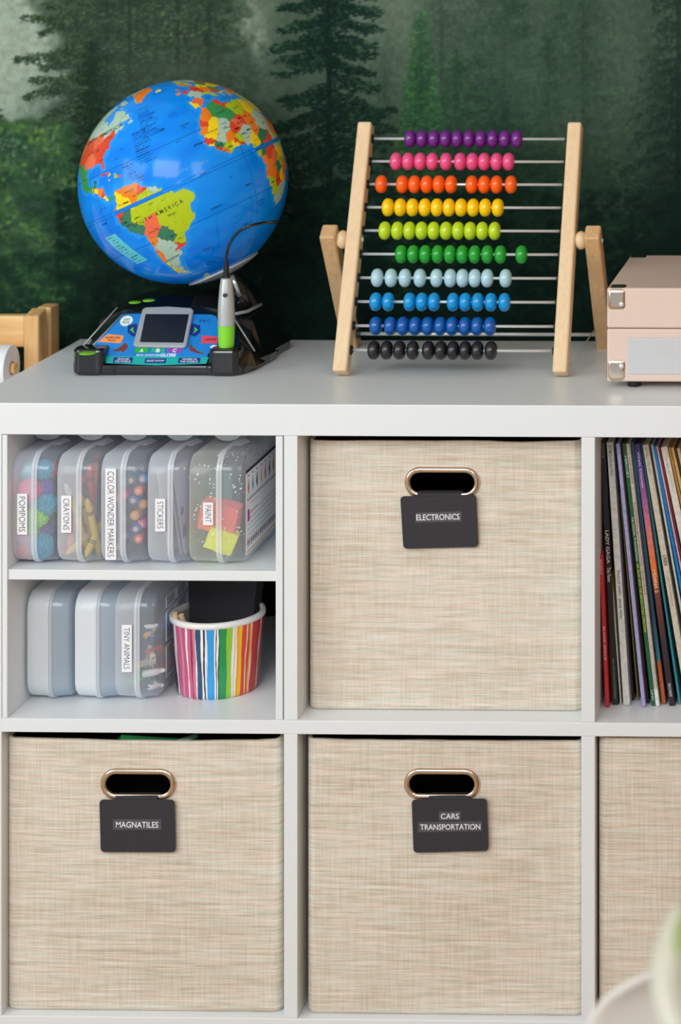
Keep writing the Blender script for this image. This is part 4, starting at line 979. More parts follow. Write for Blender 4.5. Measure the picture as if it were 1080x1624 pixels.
PRI = [(-67.2, 18.5), (-65.6, 18.5), (-65.7, 17.9), (-67.2, 17.9)]
ICE = [(-24, 65.5), (-22, 66.4), (-16, 66.4), (-13.6, 65), (-18, 63.4), (-22.5, 63.9)]
EUR = [(-9.3, 43), (-1.8, 43.5), (-1.2, 46), (-4.6, 48.4), (-1.5, 49), (2, 51), (5, 53.4), (8.2, 53.8), (8.2, 57), (10.5, 57.6), (10.8, 54.3), (14, 54), (19, 54.5), (21.3, 57), (24, 59), (30, 60), (25, 60), (22, 61), (21.5, 63.5), (25, 65.5), (22, 65.8), (17.5, 61.5), (18.5, 59.5), (16, 56.3), (13, 55.5), (11, 59), (7, 58), (5, 61.5), (12, 66), (19, 70), (28, 71), (41, 67), (60, 69), (90, 75), (110, 74), (110, 20), (100, 15), (88, 22), (80, 12), (75, 15), (72, 21), (62, 25), (57, 26), (60, 22), (52, 16), (43.5, 12.8), (39, 21), (35, 28), (34.5, 31), (36, 36.6), (30.5, 36.5), (27.5, 37), (26.5, 39.8), (31, 41.2), (41.5, 41.5), (37.5, 46), (31, 46.3), (28, 43), (28.5, 41.2), (23.5, 40.5), (23.5, 38), (22, 36.8), (19.5, 41.5), (13.5, 45.6), (18.3, 40), (15.8, 38), (12, 42), (8.5, 44.4), (3.2, 43), (3, 41.5), (-.3, 38.7), (-2, 36.8), (-6, 36.3), (-8.9, 37), (-9.4, 38.8)]
GBR = [(-5.5, 50), (1.3, 51.2), (.2, 53), (-3, 55), (-2, 57.6), (-5, 58.5), (-5.5, 56), (-3, 54), (-4.5, 52.5)]
IRE = [(-10, 52), (-6.3, 52.2), (-6, 54.5), (-8, 55.3), (-10, 54)]
MAD = [(44, -24), (47, -25), (50, -15.5), (49, -12.3), (44.5, -17)]
ANT = [(-180, -90), (-180, -78), (-150, -77), (-110, -74), (-75, -72), (-62, -64), (-57, -63.5), (-62, -70), (-60, -75), (-30, -78), (-10, -71), (30, -69), (80, -67), (180, -70), (180, -90)]
AUS = [(114, -22), (122, -18), (130, -12), (136, -12), (142, -11), (146, -19), (153, -26), (150, -37), (140, -38), (130, -32), (116, -35)]
LIME, PALE, YEL, ORA, RED, GRE, DGR, CORAL = (180, 200, 36), (176, 204, 186), (246, 214, 30), (240, 130, 36), (222, 74, 44), (62, 150, 84), (60, 124, 96), (238, 110, 74)
SEEDS = [  # lon, lat, colour
 (-50, -8, LIME), (-58, -3, LIME), (-64, -5, LIME), (-42, -8, LIME), (-54, -14, LIME), (-46, -17, LIME), (-51, -22, LIME), (-53, -28, LIME), (-69, -7, LIME), (-61, 1, LIME), (-52, 0, LIME),
 (-74, 6, YEL), (-75, 2, YEL), (-71, 3, YEL), (-67, 8, ORA), (-70, 9.5, ORA), (-63, 8, ORA), (-65, 4.5, ORA), (-59, 5.5, RED), (-57, 3.5, LIME), (-56, 5, PALE), (-53, 4, PALE), (-78.5, -1.5, RED), (-79.5, -4, RED), (-76, -9, DGR), (-74, -5, DGR), (-72.5, -13, DGR), (-78, -7, DGR), (-65, -17, CORAL), (-63, -14, CORAL), (-68, -29, PALE), (-69.3, -37, PALE), (-70.5, -44, PALE), (-59, -22, DGR), (-56.5, -24.5, DGR), (-56, -32.8, RED), (-65, -27, PALE), (-61, -31, PALE), (-66, -34, PALE), (-67, -40, PALE), (-69, -46, PALE), (-70, -50, PALE), (-62, -36, PALE), (-67.5, -54.3, PALE),
 (-70, -24, ORA), (-71, -30, ORA), (-72, -36, ORA), (-73, -43, YEL), (-74, -48, YEL), (-72, -53, YEL),
 (3, 28, GRE), (0, 32, GRE), (5, 33, GRE), (7, 25, GRE), (9.3, 34.5, RED), (17, 28, LIME), (17, 24, LIME), (21, 29, LIME), (29, 28, YEL), (28, 24, YEL), (-6, 32.5, ORA), (-9, 29.5, ORA), (-13, 25, RED), (-14, 22.7, ORA), (-9.5, 20, YEL), (-12, 17.5, YEL), (-6.5, 23, YEL), (-3, 19, PALE), (-1, 21, PALE), (-7, 13.5, PALE), (9, 18, CORAL), (12, 20, RED), (5, 15, RED), (19, 15, ORA), (18, 20, ORA), (18, 10, ORA), (30, 17, PALE), (26, 12, PALE), (31, 12, PALE), (7, 11, PALE), (8, 8, PALE), (12, 12, PALE), (12.5, 5, YEL), (14, 8, YEL), (20, 6.5, DGR), (24, 6, DGR), (-1.5, 12.5, ORA), (-14.5, 14, RED), (-15, 12, YEL), (-11, 10.5, DGR), (-12, 8.5, RED), (-9.5, 6.5, ORA), (-6, 7.5, LIME), (-1.2, 7.5, YEL), (1, 8.5, RED), (2.4, 9.5, LIME),
 (11.5, -.5, LIME), (15, -1, DGR), (22, -1, RED), (24, -7, CORAL), (20, -4, RED), (26, 3, RED), (17, -11, ORA), (18, -15, ORA), (14, -8, ORA), (16, -21, LIME), (17.5, -26, LIME), (23.5, -21, RED), (27, -14, DGR), (30, -11, LIME), (29.5, -19, YEL), (24, -30, PALE), (20, -32.5, PALE), (29, -27, PALE), (34, -18, ORA), (38, -14, ORA), (34, -6, YEL), (37, 1, LIME), (40, 8, ORA), (46, 4, RED), (32, 1, PALE),
 (-105, 62, PALE), (-80, 50, PALE), (-70, 54, PALE), (-100, 55, PALE), (-120, 58, PALE), (-65, 47, PALE), (-90, 66, PALE), (-72, 60, PALE), (-63, 54, PALE), (-78, 47.5, PALE), (-90, 52, PALE), (-150, 64, RED), (-100, 40, RED), (-118, 42, CORAL), (-85, 38, RED), (-75, 43, RED), (-95, 34, CORAL), (-82, 31, RED), (-110, 36, RED), (-88, 44, CORAL), (-77, 39, RED), (-102, 24, GRE), (-95, 17, GRE), (-108, 28, GRE), (-89, 20, DGR), (-90, 15, YEL), (-86, 14, ORA), (-84.5, 12, RED), (-83, 9.7, YEL), (-80, 8.6, GRE), (-112, 30, GRE),
 (-40, 72, ORA), (-80, 22, RED), (-77, 18, YEL), (-72.8, 18.8, LIME), (-70, 18.8, RED), (-66, 18, GRE), (-19, 65, YEL), (-75, 70, PALE), (-70, 65, PALE), (-80, 80, PALE), (-56, 49, PALE),
 (-4, 40, CORAL), (-8, 39.5, YEL), (2, 47, PALE), (10, 51, RED), (12.5, 43, LIME), (19, 52, YEL), (16, 47, ORA), (24, 46, GRE), (21, 43, RED), (23, 39.5, PALE), (30, 50, YEL), (27, 54, GRE), (16, 62, LIME), (9, 61, ORA), (26, 63, PALE), (40, 56, RED), (60, 60, RED), (90, 62, RED), (35, 39, ORA), (44, 33, LIME), (53, 33, PALE), (45, 24, YEL), (48, 16, RED), (68, 48, YEL), (78, 22, ORA), (67, 34, GRE), (69, 28, PALE), (100, 35, YEL), (105, 47, ORA), (-2, 53, RED), (-8, 53.5, ORA), (47, -19, PALE), (0, -80, PALE), (134, -25, ORA), (56, 21, GRE)]
def globe_mesh():
    nlo, nla = 800, 400
    lo = np.linspace(-180, 180, nlo, endpoint=False); la = np.linspace(-90, 90, nla + 1)
    LO, LA = np.meshgrid(lo, la); LOf, LAf = LO.ravel().copy(), LA.ravel().copy()
    # wobble the borders a little
    rs = np.random.RandomState(3)
    def wob(sc, sd):
        r = np.random.RandomState(sd); out = 0
        for _ in range(6):
            a, b, p = r.randn(3) * sc; out = out + np.sin(LOf * a + LAf * b + p * 9)
        return out
    lw = LOf + .28 * wob(.9, 1); aw = LAf + .28 * wob(.9, 2)
    def inside(poly, X, Y):
        c = np.zeros(len(X), bool); n = len(poly)
        for i in range(n):
            x1, y1 = poly[i]; x2, y2 = poly[(i + 1) % n]
            if y1 == y2: continue
            k = ((Y > y1) != (Y > y2)) & (X < (x2 - x1) * (Y - y1) / (y2 - y1) + x1); c ^= k
        return c
    def depth_noise():
        return .5 + .5 * np.tanh(wob(.06, 5) * .5 + .4 * wob(.2, 6))
    dn = depth_noise()[:, None]
    col = np.array((0, 126, 240.)) * (1 - dn) + np.array((16, 144, 246.)) * dn
    near = np.zeros(len(LOf), bool); land = np.zeros(len(LOf), bool)
    polys = [SAM, AFR, NAM, GRN, BAF, ELS, NFL, CUB, HIS, JAM, PRI, ICE, EUR, GBR, IRE, MAD, ANT, AUS]
    for p in polys: land |= inside(p, lw, aw)
    for dx, dy in ((2.2, 0), (-2.2, 0), (0, 2.2), (0, -2.2), (1.6, 1.6), (-1.6, -1.6), (1.6, -1.6), (-1.6, 1.6)):
        for p in (SAM, AFR, NAM, EUR): near |= inside(p, lw + dx / np.maximum(.3, np.cos(np.radians(aw))), aw + dy)
    near &= ~land; col[near] = (34, 150, 244)
    idx = np.where(land)[0]; sd = np.array([(s[0], s[1]) for s in SEEDS]); sc = np.array([s[2] for s in SEEDS], float)
    X = lw[idx, None]; Y = aw[idx, None]; k = np.cos(np.radians(aw[idx]))[:, None]
    d = ((X - sd[None, :, 0]) * k) ** 2 + (Y - sd[None, :, 1]) ** 2
    j = d.argmin(1); col[idx] = sc[j]
    d.sort(axis=1); e = (np.sqrt(d[:, 1]) - np.sqrt(d[:, 0])) < .16
    lab = col[idx]; lab[e] *= .82; col[idx] = lab
    # ridge band along the equator and the thin tropic / grid lines
    eq = np.abs(LAf) < 1.1; col[eq & land] = (14, 128, 226); col[(np.abs(np.abs(LAf) - 1.05) < .2)] = (6, 104, 204)
    oc = ~land
    for L in (23.5, -23.5): col[oc & (np.abs(LAf - L) < .2)] = (10, 92, 186)
    col[oc & (np.abs(((LOf + 7.5) % 30) - 7.5) < .12)] = (8, 100, 200)
    # tiny captions: short dark dashes of fine print
    def dashes(lon, lat, w, n=1, gap=1.6, c=(10, 60, 130)):
        for i in range(n):
            L = w * (.6 + .4 * rs.rand())
            x = LOf - lon; m = (x > 0) & (x < L) & (np.abs(LAf - (lat - i * gap)) < .30) & (rs.rand(len(LOf)) < .72)
            col[m] = np.array(c)
    dashes(-49, 55, 14, 15, 1.6); dashes(-56, 38, 12, 13, 1.6)
    for lo_, la_, w, n in ((-67, 23, 9, 3), (-64, 18, 8, 4), (-60, 14, 7, 3), (-28, 40, 7, 2), (-25, 30, 6, 2), (-24, 16, 8, 1), (-30, -20, 8, 1), (-14, -8, 5, 1), (-6, -16, 6, 1), (-12, -38, 9, 3), (-8, -50, 8, 2), (-32, 22, 5, 1),
                           (-45, -42, 9, 2), (-62, -50, 9, 2), (-50, -53, 10, 3), (-90, -28, 6, 1), (-20, -30, 7, 1), (0, -28, 7, 2), (-28, 0, 6, 1), (-38, 33, 5, 1), (-22, 62, 5, 1), (-40, 60, 5, 1), (-66, 32, 4, 1), (-90, 5, 6, 1), (-72, 28, 5, 1), (-95, -3, 6, 1)): dashes(lo_, la_, w, n)
    rs2 = np.random.RandomState(11)
    for _ in range(90):      # country names over land
        i = rs2.randint(len(SEEDS)); lo_, la_ = SEEDS[i][0] - 1.5, SEEDS[i][1]
        m = (LOf > lo_) & (LOf < lo_ + 3.5) & (np.abs(LAf - la_) < .3) & (rs.rand(len(LOf)) < .6) & land; col[m] *= .45
    # pale green legend box in the south Pacific
    LX = LOf + (LAf + 21) * .3; bx = (LX > -96) & (LX < -85) & (LAf < -10) & (LAf > -32)
    ang = R(0); col[bx] = (92, 200, 216)
    for i in range(11): m = bx & (np.abs(LAf + 11.5 + i * 1.9) < .35) & (LX > -94.5) & (LX < -89.5 + 1.2 * (i % 3)) & (rs.rand(len(LOf)) < .7); col[m] = (30, 90, 140)
    c = np.clip(col, 0, 255) / 255.; c = np.where(c <= .04045, c / 12.92, ((c + .055) / 1.055) ** 2.4)
    lo_ = np.radians(LOf - LON0); la_ = np.radians(LAf)
    rr = GR * (1 + .0022 * np.exp(-(LAf / 1.3) ** 2))
    D = np.outer(np.cos(la_) * np.cos(lo_), np.array(Cf)) + np.outer(np.cos(la_) * np.sin(lo_), np.array(Ee)) + np.outer(np.sin(la_), np.array(Nn))
    co = D * rr[:, None] + np.array(GC - Vector(gt.location))
    i, j = np.meshgrid(np.arange(nlo), np.arange(nla)); a = (j * nlo + i).ravel(); b = (j * nlo + (i + 1) % nlo).ravel()
    f = np.stack([a, b, b + nlo, a + nlo], 1)
    me = bpy.data.meshes.new('sphere'); n = len(co)
    me.vertices.add(n); me.vertices.foreach_set('co', co.ravel()); me.loops.add(f.size); me.loops.foreach_set('vertex_index', f.ravel().astype(np.int32))
    me.polygons.add(len(f)); me.polygons.foreach_set('loop_start', np.arange(0, f.size, 4, dtype=np.int32)); me.polygons.foreach_set('use_smooth', [True] * len(f))
    q = me.color_attributes.new('paint', 'FLOAT_COLOR', 'POINT'); q.data.foreach_set('color', np.concatenate([c, np.ones((n, 1))], 1).ravel())
    me.update(calc_edges=True); me.materials.append(mat_attr('globe_print', .14, .10, .2, .03, 60))
    o = bpy.data.objects.new('sphere', me); COL.objects.link(o); o.parent = gt; o.name = 'map_ball'
    return o
ball = globe_mesh()
gink = mat('globe_ink', (40, 44, 30), .4); gsea = mat('globe_sea_ink', (70, 160, 230), .4)
def gtext(body, lon, lat, wdeg, hdeg, m, ang=0, arc=0, thin=0):
    ca, sa = math.cos(R(ang)), math.sin(R(ang)); k = math.cos(R(lat))
    def wp(x, y):
        y2 = y + arc * (x / wdeg) ** 2
        xx = x * ca - y2 * sa; yy = x * sa + y2 * ca
        return GC + gdir(lon + xx / k, lat + yy) * (GR * 1.0012)
    text('lettering', body, m, ball, (0, 0, 0), (1, 0, 0), (0, 0, 1), wdeg, hdeg, thin, warp=wp)
gtext('S O U T H   A M E R I C A', -57.5, -9.5, 31, 2.3, gink, 3, 0, .006); gtext('BRAZIL', -50, -13, 5, 1.1, gink); gtext('NORTH  AMERICA', -88, 47, 34, 2.6, gink, 4, 0, .004)
gtext('ARGENTINA', -66, -38, 9, 1.2, gink, 6, 0, .01); gtext('VENEZUELA', -66.5, 8, 7, 1.0, gink); gtext('COLOMBIA', -73.5, 3, 6, 1.0, gink); gtext('BOLIVIA', -64, -17.5, 6, 1.0, gink); gtext('MAURITANIA', -10, 19.5, 7, 1.0, gink); gtext('ALGERIA', 3, 28, 6, 1.0, gink); gtext('LIBYA', 17, 27, 5, 1.0, gink)
gtext('MALI', -1, 18, 4, 1.0, gink); gtext('NIGER', 9, 17.5, 4, 1.0, gink); gtext('CHAD', 18.5, 15, 4, 1.0, gink)
gtext('ATLANTIC OCEAN', -33, 6, 24, 1.8, gsea, -2, 0, .004); gtext('PERU', -75.5, -9, 4, 1.0, gink); gtext('U S A', -92, 38, 12, 1.6, gink)
# white end cap under the ball, the leaning arm and the base
g = G(); A0 = -Nn; aa = A0.orthogonal().normalized(); bb = A0.cross(aa); vs = []; nn = 64; ms = 10
for i in range(ms + 1):
    th = R(21) * i / ms
    for k in range(nn):
        q = 2 * math.pi * k / nn; vs.append(GC + (A0 * math.cos(th) + (aa * math.cos(q) + bb * math.sin(q)) * math.sin(th)) * (GR + .0022))
fs = [(i * nn + k, (i + 1) * nn + k, (i + 1) * nn + (k + 1) % nn, i * nn + (k + 1) % nn) for i in range(ms) for k in range(nn)]
g.add(vs, fs); o = g.obj('end_cap', mat('cap_grey_plastic', (200, 206, 210), .25, .2, coat=.3), gt, smooth=True)
s = o.modifiers.new('s', 'SOLIDIFY'); s.thickness = .002
SP = GC - Nn * (GR + .001)
neck0 = Vector((-.1420, .275, TOP + .072))
G().tube([neck0 + Vector((.004, .004, -.03)), neck0, neck0.lerp(SP, .4) + Vector((.004, 0, 0)), SP + Nn * -.004, SP + Nn * .004], [.026, .0235, .0185, .013, .010], 28).obj('neck', BLACKP, gt, smooth=True, autos=50)

bt = [ # y, bottom half width, mid z, mid half width, top z, top half width
 (.158, .100, .006, .102, .012, .098), (.163, .104, .010, .106, .0175, .100), (.190, .112, .026, .104, .0425, .088), (.213, .114, .046, .098, .0640, .070), (.222, .114, .056, .098, .0700, .068), (.250, .114, .066, .096, .0800, .064), (.290, .114, .066, .092, .0820, .058), (.330, .112, .040, .090, .060, .05), (.368, .100, .010, .090, .020, .06)]
v = []; f = []
for y, bw, mz, mw, tz, tw in bt:
    for x, z in ((-bw, .004), (-mw, mz), (-tw, tz), (-tw * .5, tz + (.004 if y > .218 else 0)), (tw * .5, tz + (.004 if y > .218 else 0)), (tw, tz), (mw, mz), (bw, .004)): v.append((-.2115 + x, y, TOP + z))
for i in range(len(bt) - 1):
    for k in range(8): f.append((i * 8 + k, i * 8 + (k + 1) % 8, (i + 1) * 8 + (k + 1) % 8, (i + 1) * 8 + k))
f += [tuple(range(8))[::-1], tuple((len(bt) - 1) * 8 + k for k in range(8))]
base = obj('base', v, f, BLACKP, gt, smooth=False, bevel=.003, seg=3)
# skirt running round the foot of the base
sk = [(-.318, .170), (-.306, .1545), (-.270, .1535), (-.266, .1550), (-.154, .1550), (-.150, .1535), (-.118, .1540), (-.108, .166), (-.096, .235), (-.094, .262), (-.100, .268), (-.097, .300), (-.094, .330), (-.110, .360), (-.31, .360), (-.328, .33), (-.328, .235)]
G().prism([(x, y, TOP + .0015) for x, y in sk], (0, 0, .012)).obj('skirt', BLACKP, gt, bevel=.0025, seg=3)
for nm, xa, xb in (('corner_pad', -.320, -.281), ('pen_rest', -.150, -.1135)):
    pts = [(xa + .005, .150), (xb - .005, .150), (xb, .157), (xb, .183), (xa + .002, .186), (xa - .002, .170), (xa, .156)]
    G().prism([(x, y, TOP + .0015) for x, y in pts], (0, 0, .0325)).obj(nm, BLACKP, gt, bevel=.004, seg=3)
for bx_, by_, bz_ in ((214, 480, .0795), (236, 477, .0835)):
    G().lathe([(.0075, 0), (.0075, .001), (.0065, .0014)], on_plane(bx_, by_, Vector((0, 0, TOP + bz_)), Vector((0, 0, 1))), (0, 0, 1), 32).obj('button', GREENP, gt, smooth=True, autos=40)
G().lathe([(.0100, 0), (.0100, .0008), (.009, .0012)], on_plane(139, 560.5, Vector((0, 0, TOP + .0342)), Vector((0, 0, 1))), (0, 0, 1), 32).obj('button', GREENP, gt, smooth=True, autos=40)
# ribbed flank and its grey lines, plus a highlight strip on the neck
def strip(name, pts, w, m, par, thick=.0012, nrm=(1, -.3, .4)):
    g = G().tube([at(*p) for p in pts], w, 8); return g.obj(name, m, par, smooth=True)
pf = [at(x, y, Y) for x, y, Y in ((376, 500, .208), (413, 482, .262), (455, 548, .315), (440, 562, .268), (378, 592, .160))]
strip('trim_and_glint', [(372, 498, .203), (392, 494, .225), (414, 482.5, .256)], .0022, SILVERP, gt)
strip('trim_and_glint', [(367, 437, .243), (374, 452, .244), (380, 470, .245)], .0030, mat('neck_highlight_silver', (210, 225, 230), .2, .8), gt)  # silver strip imitates the glossy highlight on the black neck
strip('trim_and_glint', [(372, 506, .195), (404, 557, .192)], .0011, SILVERP, gt)
strip('trim_and_glint', [(128, 553, .172), (157, 520, .192), (186, 487.5, .212)], .0009, SILVERP, gt)
strip('trim_and_glint', [(146, 549, .176), (170, 524, .192), (192, 500, .208)], .0006, SILVERP, gt)
# sloping control panel
P0 = Vector((0, .163, TOP + .0185)); P1 = Vector((0, .213, TOP + .0655)); PN = Vector((1, 0, 0)).cross((P1 - P0)).normalized()
if PN.z < 0: PN = -PN
def pp(x, y, up=0): return on_plane(x, y, P0 + PN * (.0006 + up), PN)
def pquad(name, pts, up, th, m, par, bevel=0):
    return G().prism([pp(x, y, up) for x, y in pts], PN * th).obj(name, m, par, bevel=bevel)
Z2p = lambda x, y: (100 + x / 2.842, 420 + y / 2.842)
pan = pquad('control_panel', [(144, 551), (193, 500), (205, 498.5), (335, 499.5), (343, 502.5), (349, 520), (349, 540), (338, 556), (330, 562), (327, 577), (246, 579.5), (168, 576), (168, 566), (164, 556), (158, 553)], 0, .0010, mat('panel_blue', (24, 128, 208), .35, var=.25, scale=45), gt)
pquad('lower_band', [(168.5, 564.5), (331, 566.5), (327, 577), (246, 579.5), (168, 576)], .0010, .0002, mat('panel_turquoise', (20, 170, 165), .35), pan)
navy = mat('panel_navy', (22, 44, 130), .35); lw_ = mat('panel_white', (236, 240, 244), .4)
px_up = (P1 - P0).normalized()
def ptext(body, m, cx, cy, wpx, hpx, par, up=.0017, thin=.01, slant=0):
    c = pp(cx, cy, up); a = pp(cx - wpx / 2, cy, up); b = pp(cx + wpx / 2, cy, up); t0 = pp(cx, cy - hpx / 2, up); t1 = pp(cx, cy + hpx / 2, up)
    text('lettering', body, m, par, c, (1, 0, 0), px_up, (b - a).length, abs((t0 - t1).dot(px_up)), thin)
for body, x0, x1, y0, y1 in (('AROUND\nTHE WORLD', 179, 211, 567, 575.5), ('QUIZ SHOW', 229, 264, 568.5, 576), ('WHERE IN\nTHE WORLD', 282, 318, 567.5, 575.8)):
    q = pquad('menu_key', [(x0 + 1.5, y0), (x1, y0), (x1 - 1.5, y1), (x0, y1)], .0012, .0003, navy, pan)
    ptext(body, lw_, (x0 + x1) / 2, (y0 + y1) / 2, (x1 - x0) * .8, (y1 - y0) * (.8 if '\n' in body else .45), q)
for body, x0, x1, c in (('A', 213.5, 236, (30, 176, 60)), ('B', 239, 262.5, (40, 168, 140)), ('C', 265, 289, (150, 70, 180))):
    q = pquad('answer_key', [(x0 + 1.5, 552), (x1, 552), (x1 - 1.5, 559.5), (x0, 559.5)], .0010, .0005, mat('key_' + body, c, .3), pan)
    ptext(body, lw_, (x0 + x1) / 2, 555.8, 6, 5.5, q, .0017, .03)
ptext('MAGIC ADVENTURES', lw_, 235, 563.2, 37, 3.2, pan, .0012); ptext('GLOBE', lw_, 266.5, 563, 25, 5, pan, .0012, .03)
q = pquad('pack_badge', [(171, 530), (197, 532.5), (192, 544.5), (155, 542.5)], .0010, .0004, mat('badge_orange', (246, 150, 84), .4), pan)
q['label'] = 'orange badge'
ptext('ADVENTURE\nPACKS', mat('ink_brown', (60, 30, 20), .5), 178, 537.5, 24, 7.5, q, .0016, .01)
q = pquad('explore_badge', [(320, 532.5), (345, 534), (345, 545), (319, 544.5)], .0010, .0004, mat('badge_red', (226, 70, 90), .4), pan)
ptext('EXPLORE', mat('ink_brown', (60, 30, 20), .5), 335, 538.5, 16, 3.5, q, .0016, .01)
# round maker's logo
lc = pp(200.5, 509, .001); g = G().lathe([(.0085, 0), (.0085, .0004)], lc, PN, 32); g.v = [tuple(Vector(p)) for p in g.v]
q = g.obj('logo', lw_, pan); ptext('LEAP\nFROG', mat('ink_green', (20, 130, 60), .5), 200.5, 509, 11.5, 8.5, q, .0016, .02)
g = G(); vs = []
for k in range(32):
    a = 2 * math.pi * k / 32; u = Vector((1, 0, 0)) * math.cos(a) + px_up * math.sin(a); vs += [lc + PN * .0005 + u * .0078, lc + PN * .0005 + u * .0084]
g.add(vs, [(2 * k, 2 * k + 1, (2 * k + 3) % 64, (2 * k + 2) % 64) for k in range(32)]).obj('logo_ring', mat('ink_green', (20, 130, 60), .5), q)
for sgn, cx in ((-1, 211), (1, 309)):
    q = pquad('arrow_key', [(cx + sgn * 8, 516), (cx + sgn * 8.5, 527), (cx + sgn * 1, 534), (cx - sgn * 8, 531), (cx - sgn * 6, 513.5)][::sgn], .0010, .0006, navy, pan)
    pquad('arrow', [(cx + sgn * 5, 523), (cx - sgn * 1, 518.5), (cx - sgn * .2, 523), (cx - sgn * 2.5, 529)][::sgn], .0017, .0003, mat('arrow_green', (60, 200, 70), .4), q)
ptext('B B C', mat('ink_slate', (40, 60, 90), .5), 324.5, 508.5, 17, 4.5, pan, .0012, .02)
q = pquad('dial_key', [(333, 550), (338, 547.5), (346, 548), (346, 555), (337, 554.5)], .0010, .0004, lw_, pan)
# little diver and flyer pictures printed on the panel
brn = mat('print_brown', (120, 50, 34), .5)
for nm, pts in (('printed_flyer', [(178, 556), (186, 553.5), (192, 549), (198, 544), (202, 546), (202.5, 551), (198, 556), (195, 559), (192, 556.5), (186, 557.5)]), ('printed_diver', [(300, 549), (303, 546), (306, 551), (314, 557), (324, 560.5), (322, 561.5), (312, 560), (301, 556)])):
    pquad(nm, pts, .0010, .0002, brn, pan)
# screen with its silver frame
fr = [pp(x, y, .001) for x, y in ((212, 549.5), (227, 493.5), (232, 490.5), (268, 489), (304, 491.5), (308, 495), (297, 551), (292, 554)[:2], (216, 552.5))]
inner = [(231, 498.5), (300, 498.8), (291, 544), (222, 543)]
G().prism(fr, PN * .0050).obj('screen_frame', SILVERP, gt, bevel=.0018, seg=3)
pquad('screen', inner, .0055, .0007, mat('dark_lcd', (26, 26, 28), .3, var=.15, scale=3000), gt)
# pen
PX_, PY_ = at(359, 500, .166).x, .166
pen = thing('stylus_pen', 'silver and lime stylus pen standing in the globe base', 'pen', (PX_, PY_, TOP + .034))
pb = Vector((PX_, PY_, TOP)); sil = mat('pen_silver', (190, 194, 192), .32, .4)
G().lathe([(.004, .0335), (.0092, .0345), (.0098, .038), (.0104, .060), (.0104, .0612)], pb, (0, 0, 1), 32).obj('tip_sleeve', GREENP, pen, smooth=True, autos=40)
G().lathe([(.0104, .0614), (.0106, .075), (.0100, .090), (.0085, .108), (.0068, .1195), (.0055, .1205)], pb, (0, 0, 1), 32).obj('barrel', sil, pen, smooth=True, autos=40)
bd = ray(357, 468); G().lathe([(.0030, -.0008), (.0030, .0005), (.002, .0009)], at(357, 468, PY_ - .0093), (0, -1, 0), 20).obj('button', mat('pen_button', (70, 78, 84), .15, .6), pen, smooth=True, autos=40)
boot = [(.0046, .1205)]
for i in range(8): z = .1212 + i * .0026; boot += [(.0044 - i * .0002, z), (.0044 - i * .0002, z + .0016), (.0033 - i * .0002, z + .0017), (.0033 - i * .0002, z + .0025)]
G().lathe(boot, pb, (0, 0, 1), 20).obj('strain_relief', BLACKM, pen)
cw = [(359, 420, .166), (359, 408, .163), (361, 396, .152), (367, 381, .135), (377, 369, .122), (390, 360.5, .117), (405, 356, .122), (425, 352.5, .142), (445, 352.5, .178), (458, 354, .215), (465, 354, .235), (466, 350, .26), (459, 341, .30), (448, 338, .345), (430, 345, .372), (405, 375, .386), (385, 420, .376), (376, 450, .35), (378, 470, .31)]
cp = [at(*p) for p in cw]; pathc = []
for i in range(len(cp) - 1):
    p0, p1, p2, p3 = cp[max(i - 1, 0)], cp[i], cp[i + 1], cp[min(i + 2, len(cp) - 1)]
    for k in range(6):
        t = k / 6; pathc.append(.5 * ((2 * p1) + (p2 - p0) * t + (2 * p0 - 5 * p1 + 4 * p2 - p3) * t * t + (3 * p1 - p0 - 3 * p2 + p3) * t ** 3))
for p in pathc:
    dv = p - GC
    if dv.length < GR + .0035 : p.xyz = GC + dv.normalized() * (GR + .0035)
G().tube(pathc, .0019, 10).obj('cable', BLACKP, pen, smooth=True)

# ================================================================== abacus
ab = thing('abacus', 'beech wood frame abacus with ten rows of coloured beads', 'abacus', (.15, .24, TOP))
YF, YT, HT = .1535, .290, .300
def fp(t): return Vector((0, YF + (YT - YF) * t, TOP + .0095 + (HT - .0095) * t))
LX0, RX0 = .0155, .2880
dpost = (fp(1) - fp(0)).normalized()
for X in (LX0, RX0):
    p0 = fp(0) + Vector((X, 0, 0)); p1 = fp(1) + Vector((X, 0, 0))
    beam(p0 - dpost * .004 + Vector((0, 0, -.0008)), p1, .0182, .0235).obj('post', BEECH, ab, bevel=.003, seg=3)
pv = .518; pivot = fp(pv)
for X, sg in ((LX0, -1), (RX0, 1)):
    lx = X + sg * .0315
    foot = Vector((lx, .346, TOP + .002)); tp_ = Vector((lx, pivot.y - .0085, pivot.z + .0125))
    beam(foot, tp_, .0200, .0240).obj('rear_leg', BEECHD, ab, bevel=.003, seg=3)
    c = Vector((X + sg * .0155, pivot.y, pivot.z))
    G().lathe([(.003, -.0075), (.0085, -.006), (.0115, -.002), (.0118, .0015), (.0095, .0055), (.004, .0075)], c, (1, 0, 0), 24).obj('spacer_knob', BEECH, ab, smooth=True)
    G().lathe([(.0035, 0), (.003, .002), (.001, .0025)], Vector((lx + sg * .010, pivot.y, pivot.z)) if sg > 0 else Vector((X + .0091, pivot.y, pivot.z)), (1, 0, 0), 14).obj('bolt', STEEL, ab, smooth=True)
s = .874; cr_ = Vector((0, pivot.y + (.346 - pivot.y) * s, TOP + (pivot.z - TOP) * (1 - s)))
G().tube([cr_ + Vector((LX0 - .022, 0, 0)), cr_ + Vector((RX0 + .022, 0, 0))], .0023, 12).obj('brace_rod', STEEL, ab, smooth=True)
G().tube([Vector((LX0 - .0215, cr_.y, cr_.z)), Vector((LX0 - .0175, cr_.y, cr_.z))], .0062, 16).obj('grommet', BLACKM, ab)
G().tube([at(901, 582, .17), at(922, 553, .25), at(945, 520, .315)], .0009, 6).obj('string', mat('pale_cord', (190, 185, 170), .8), ab, smooth=True)
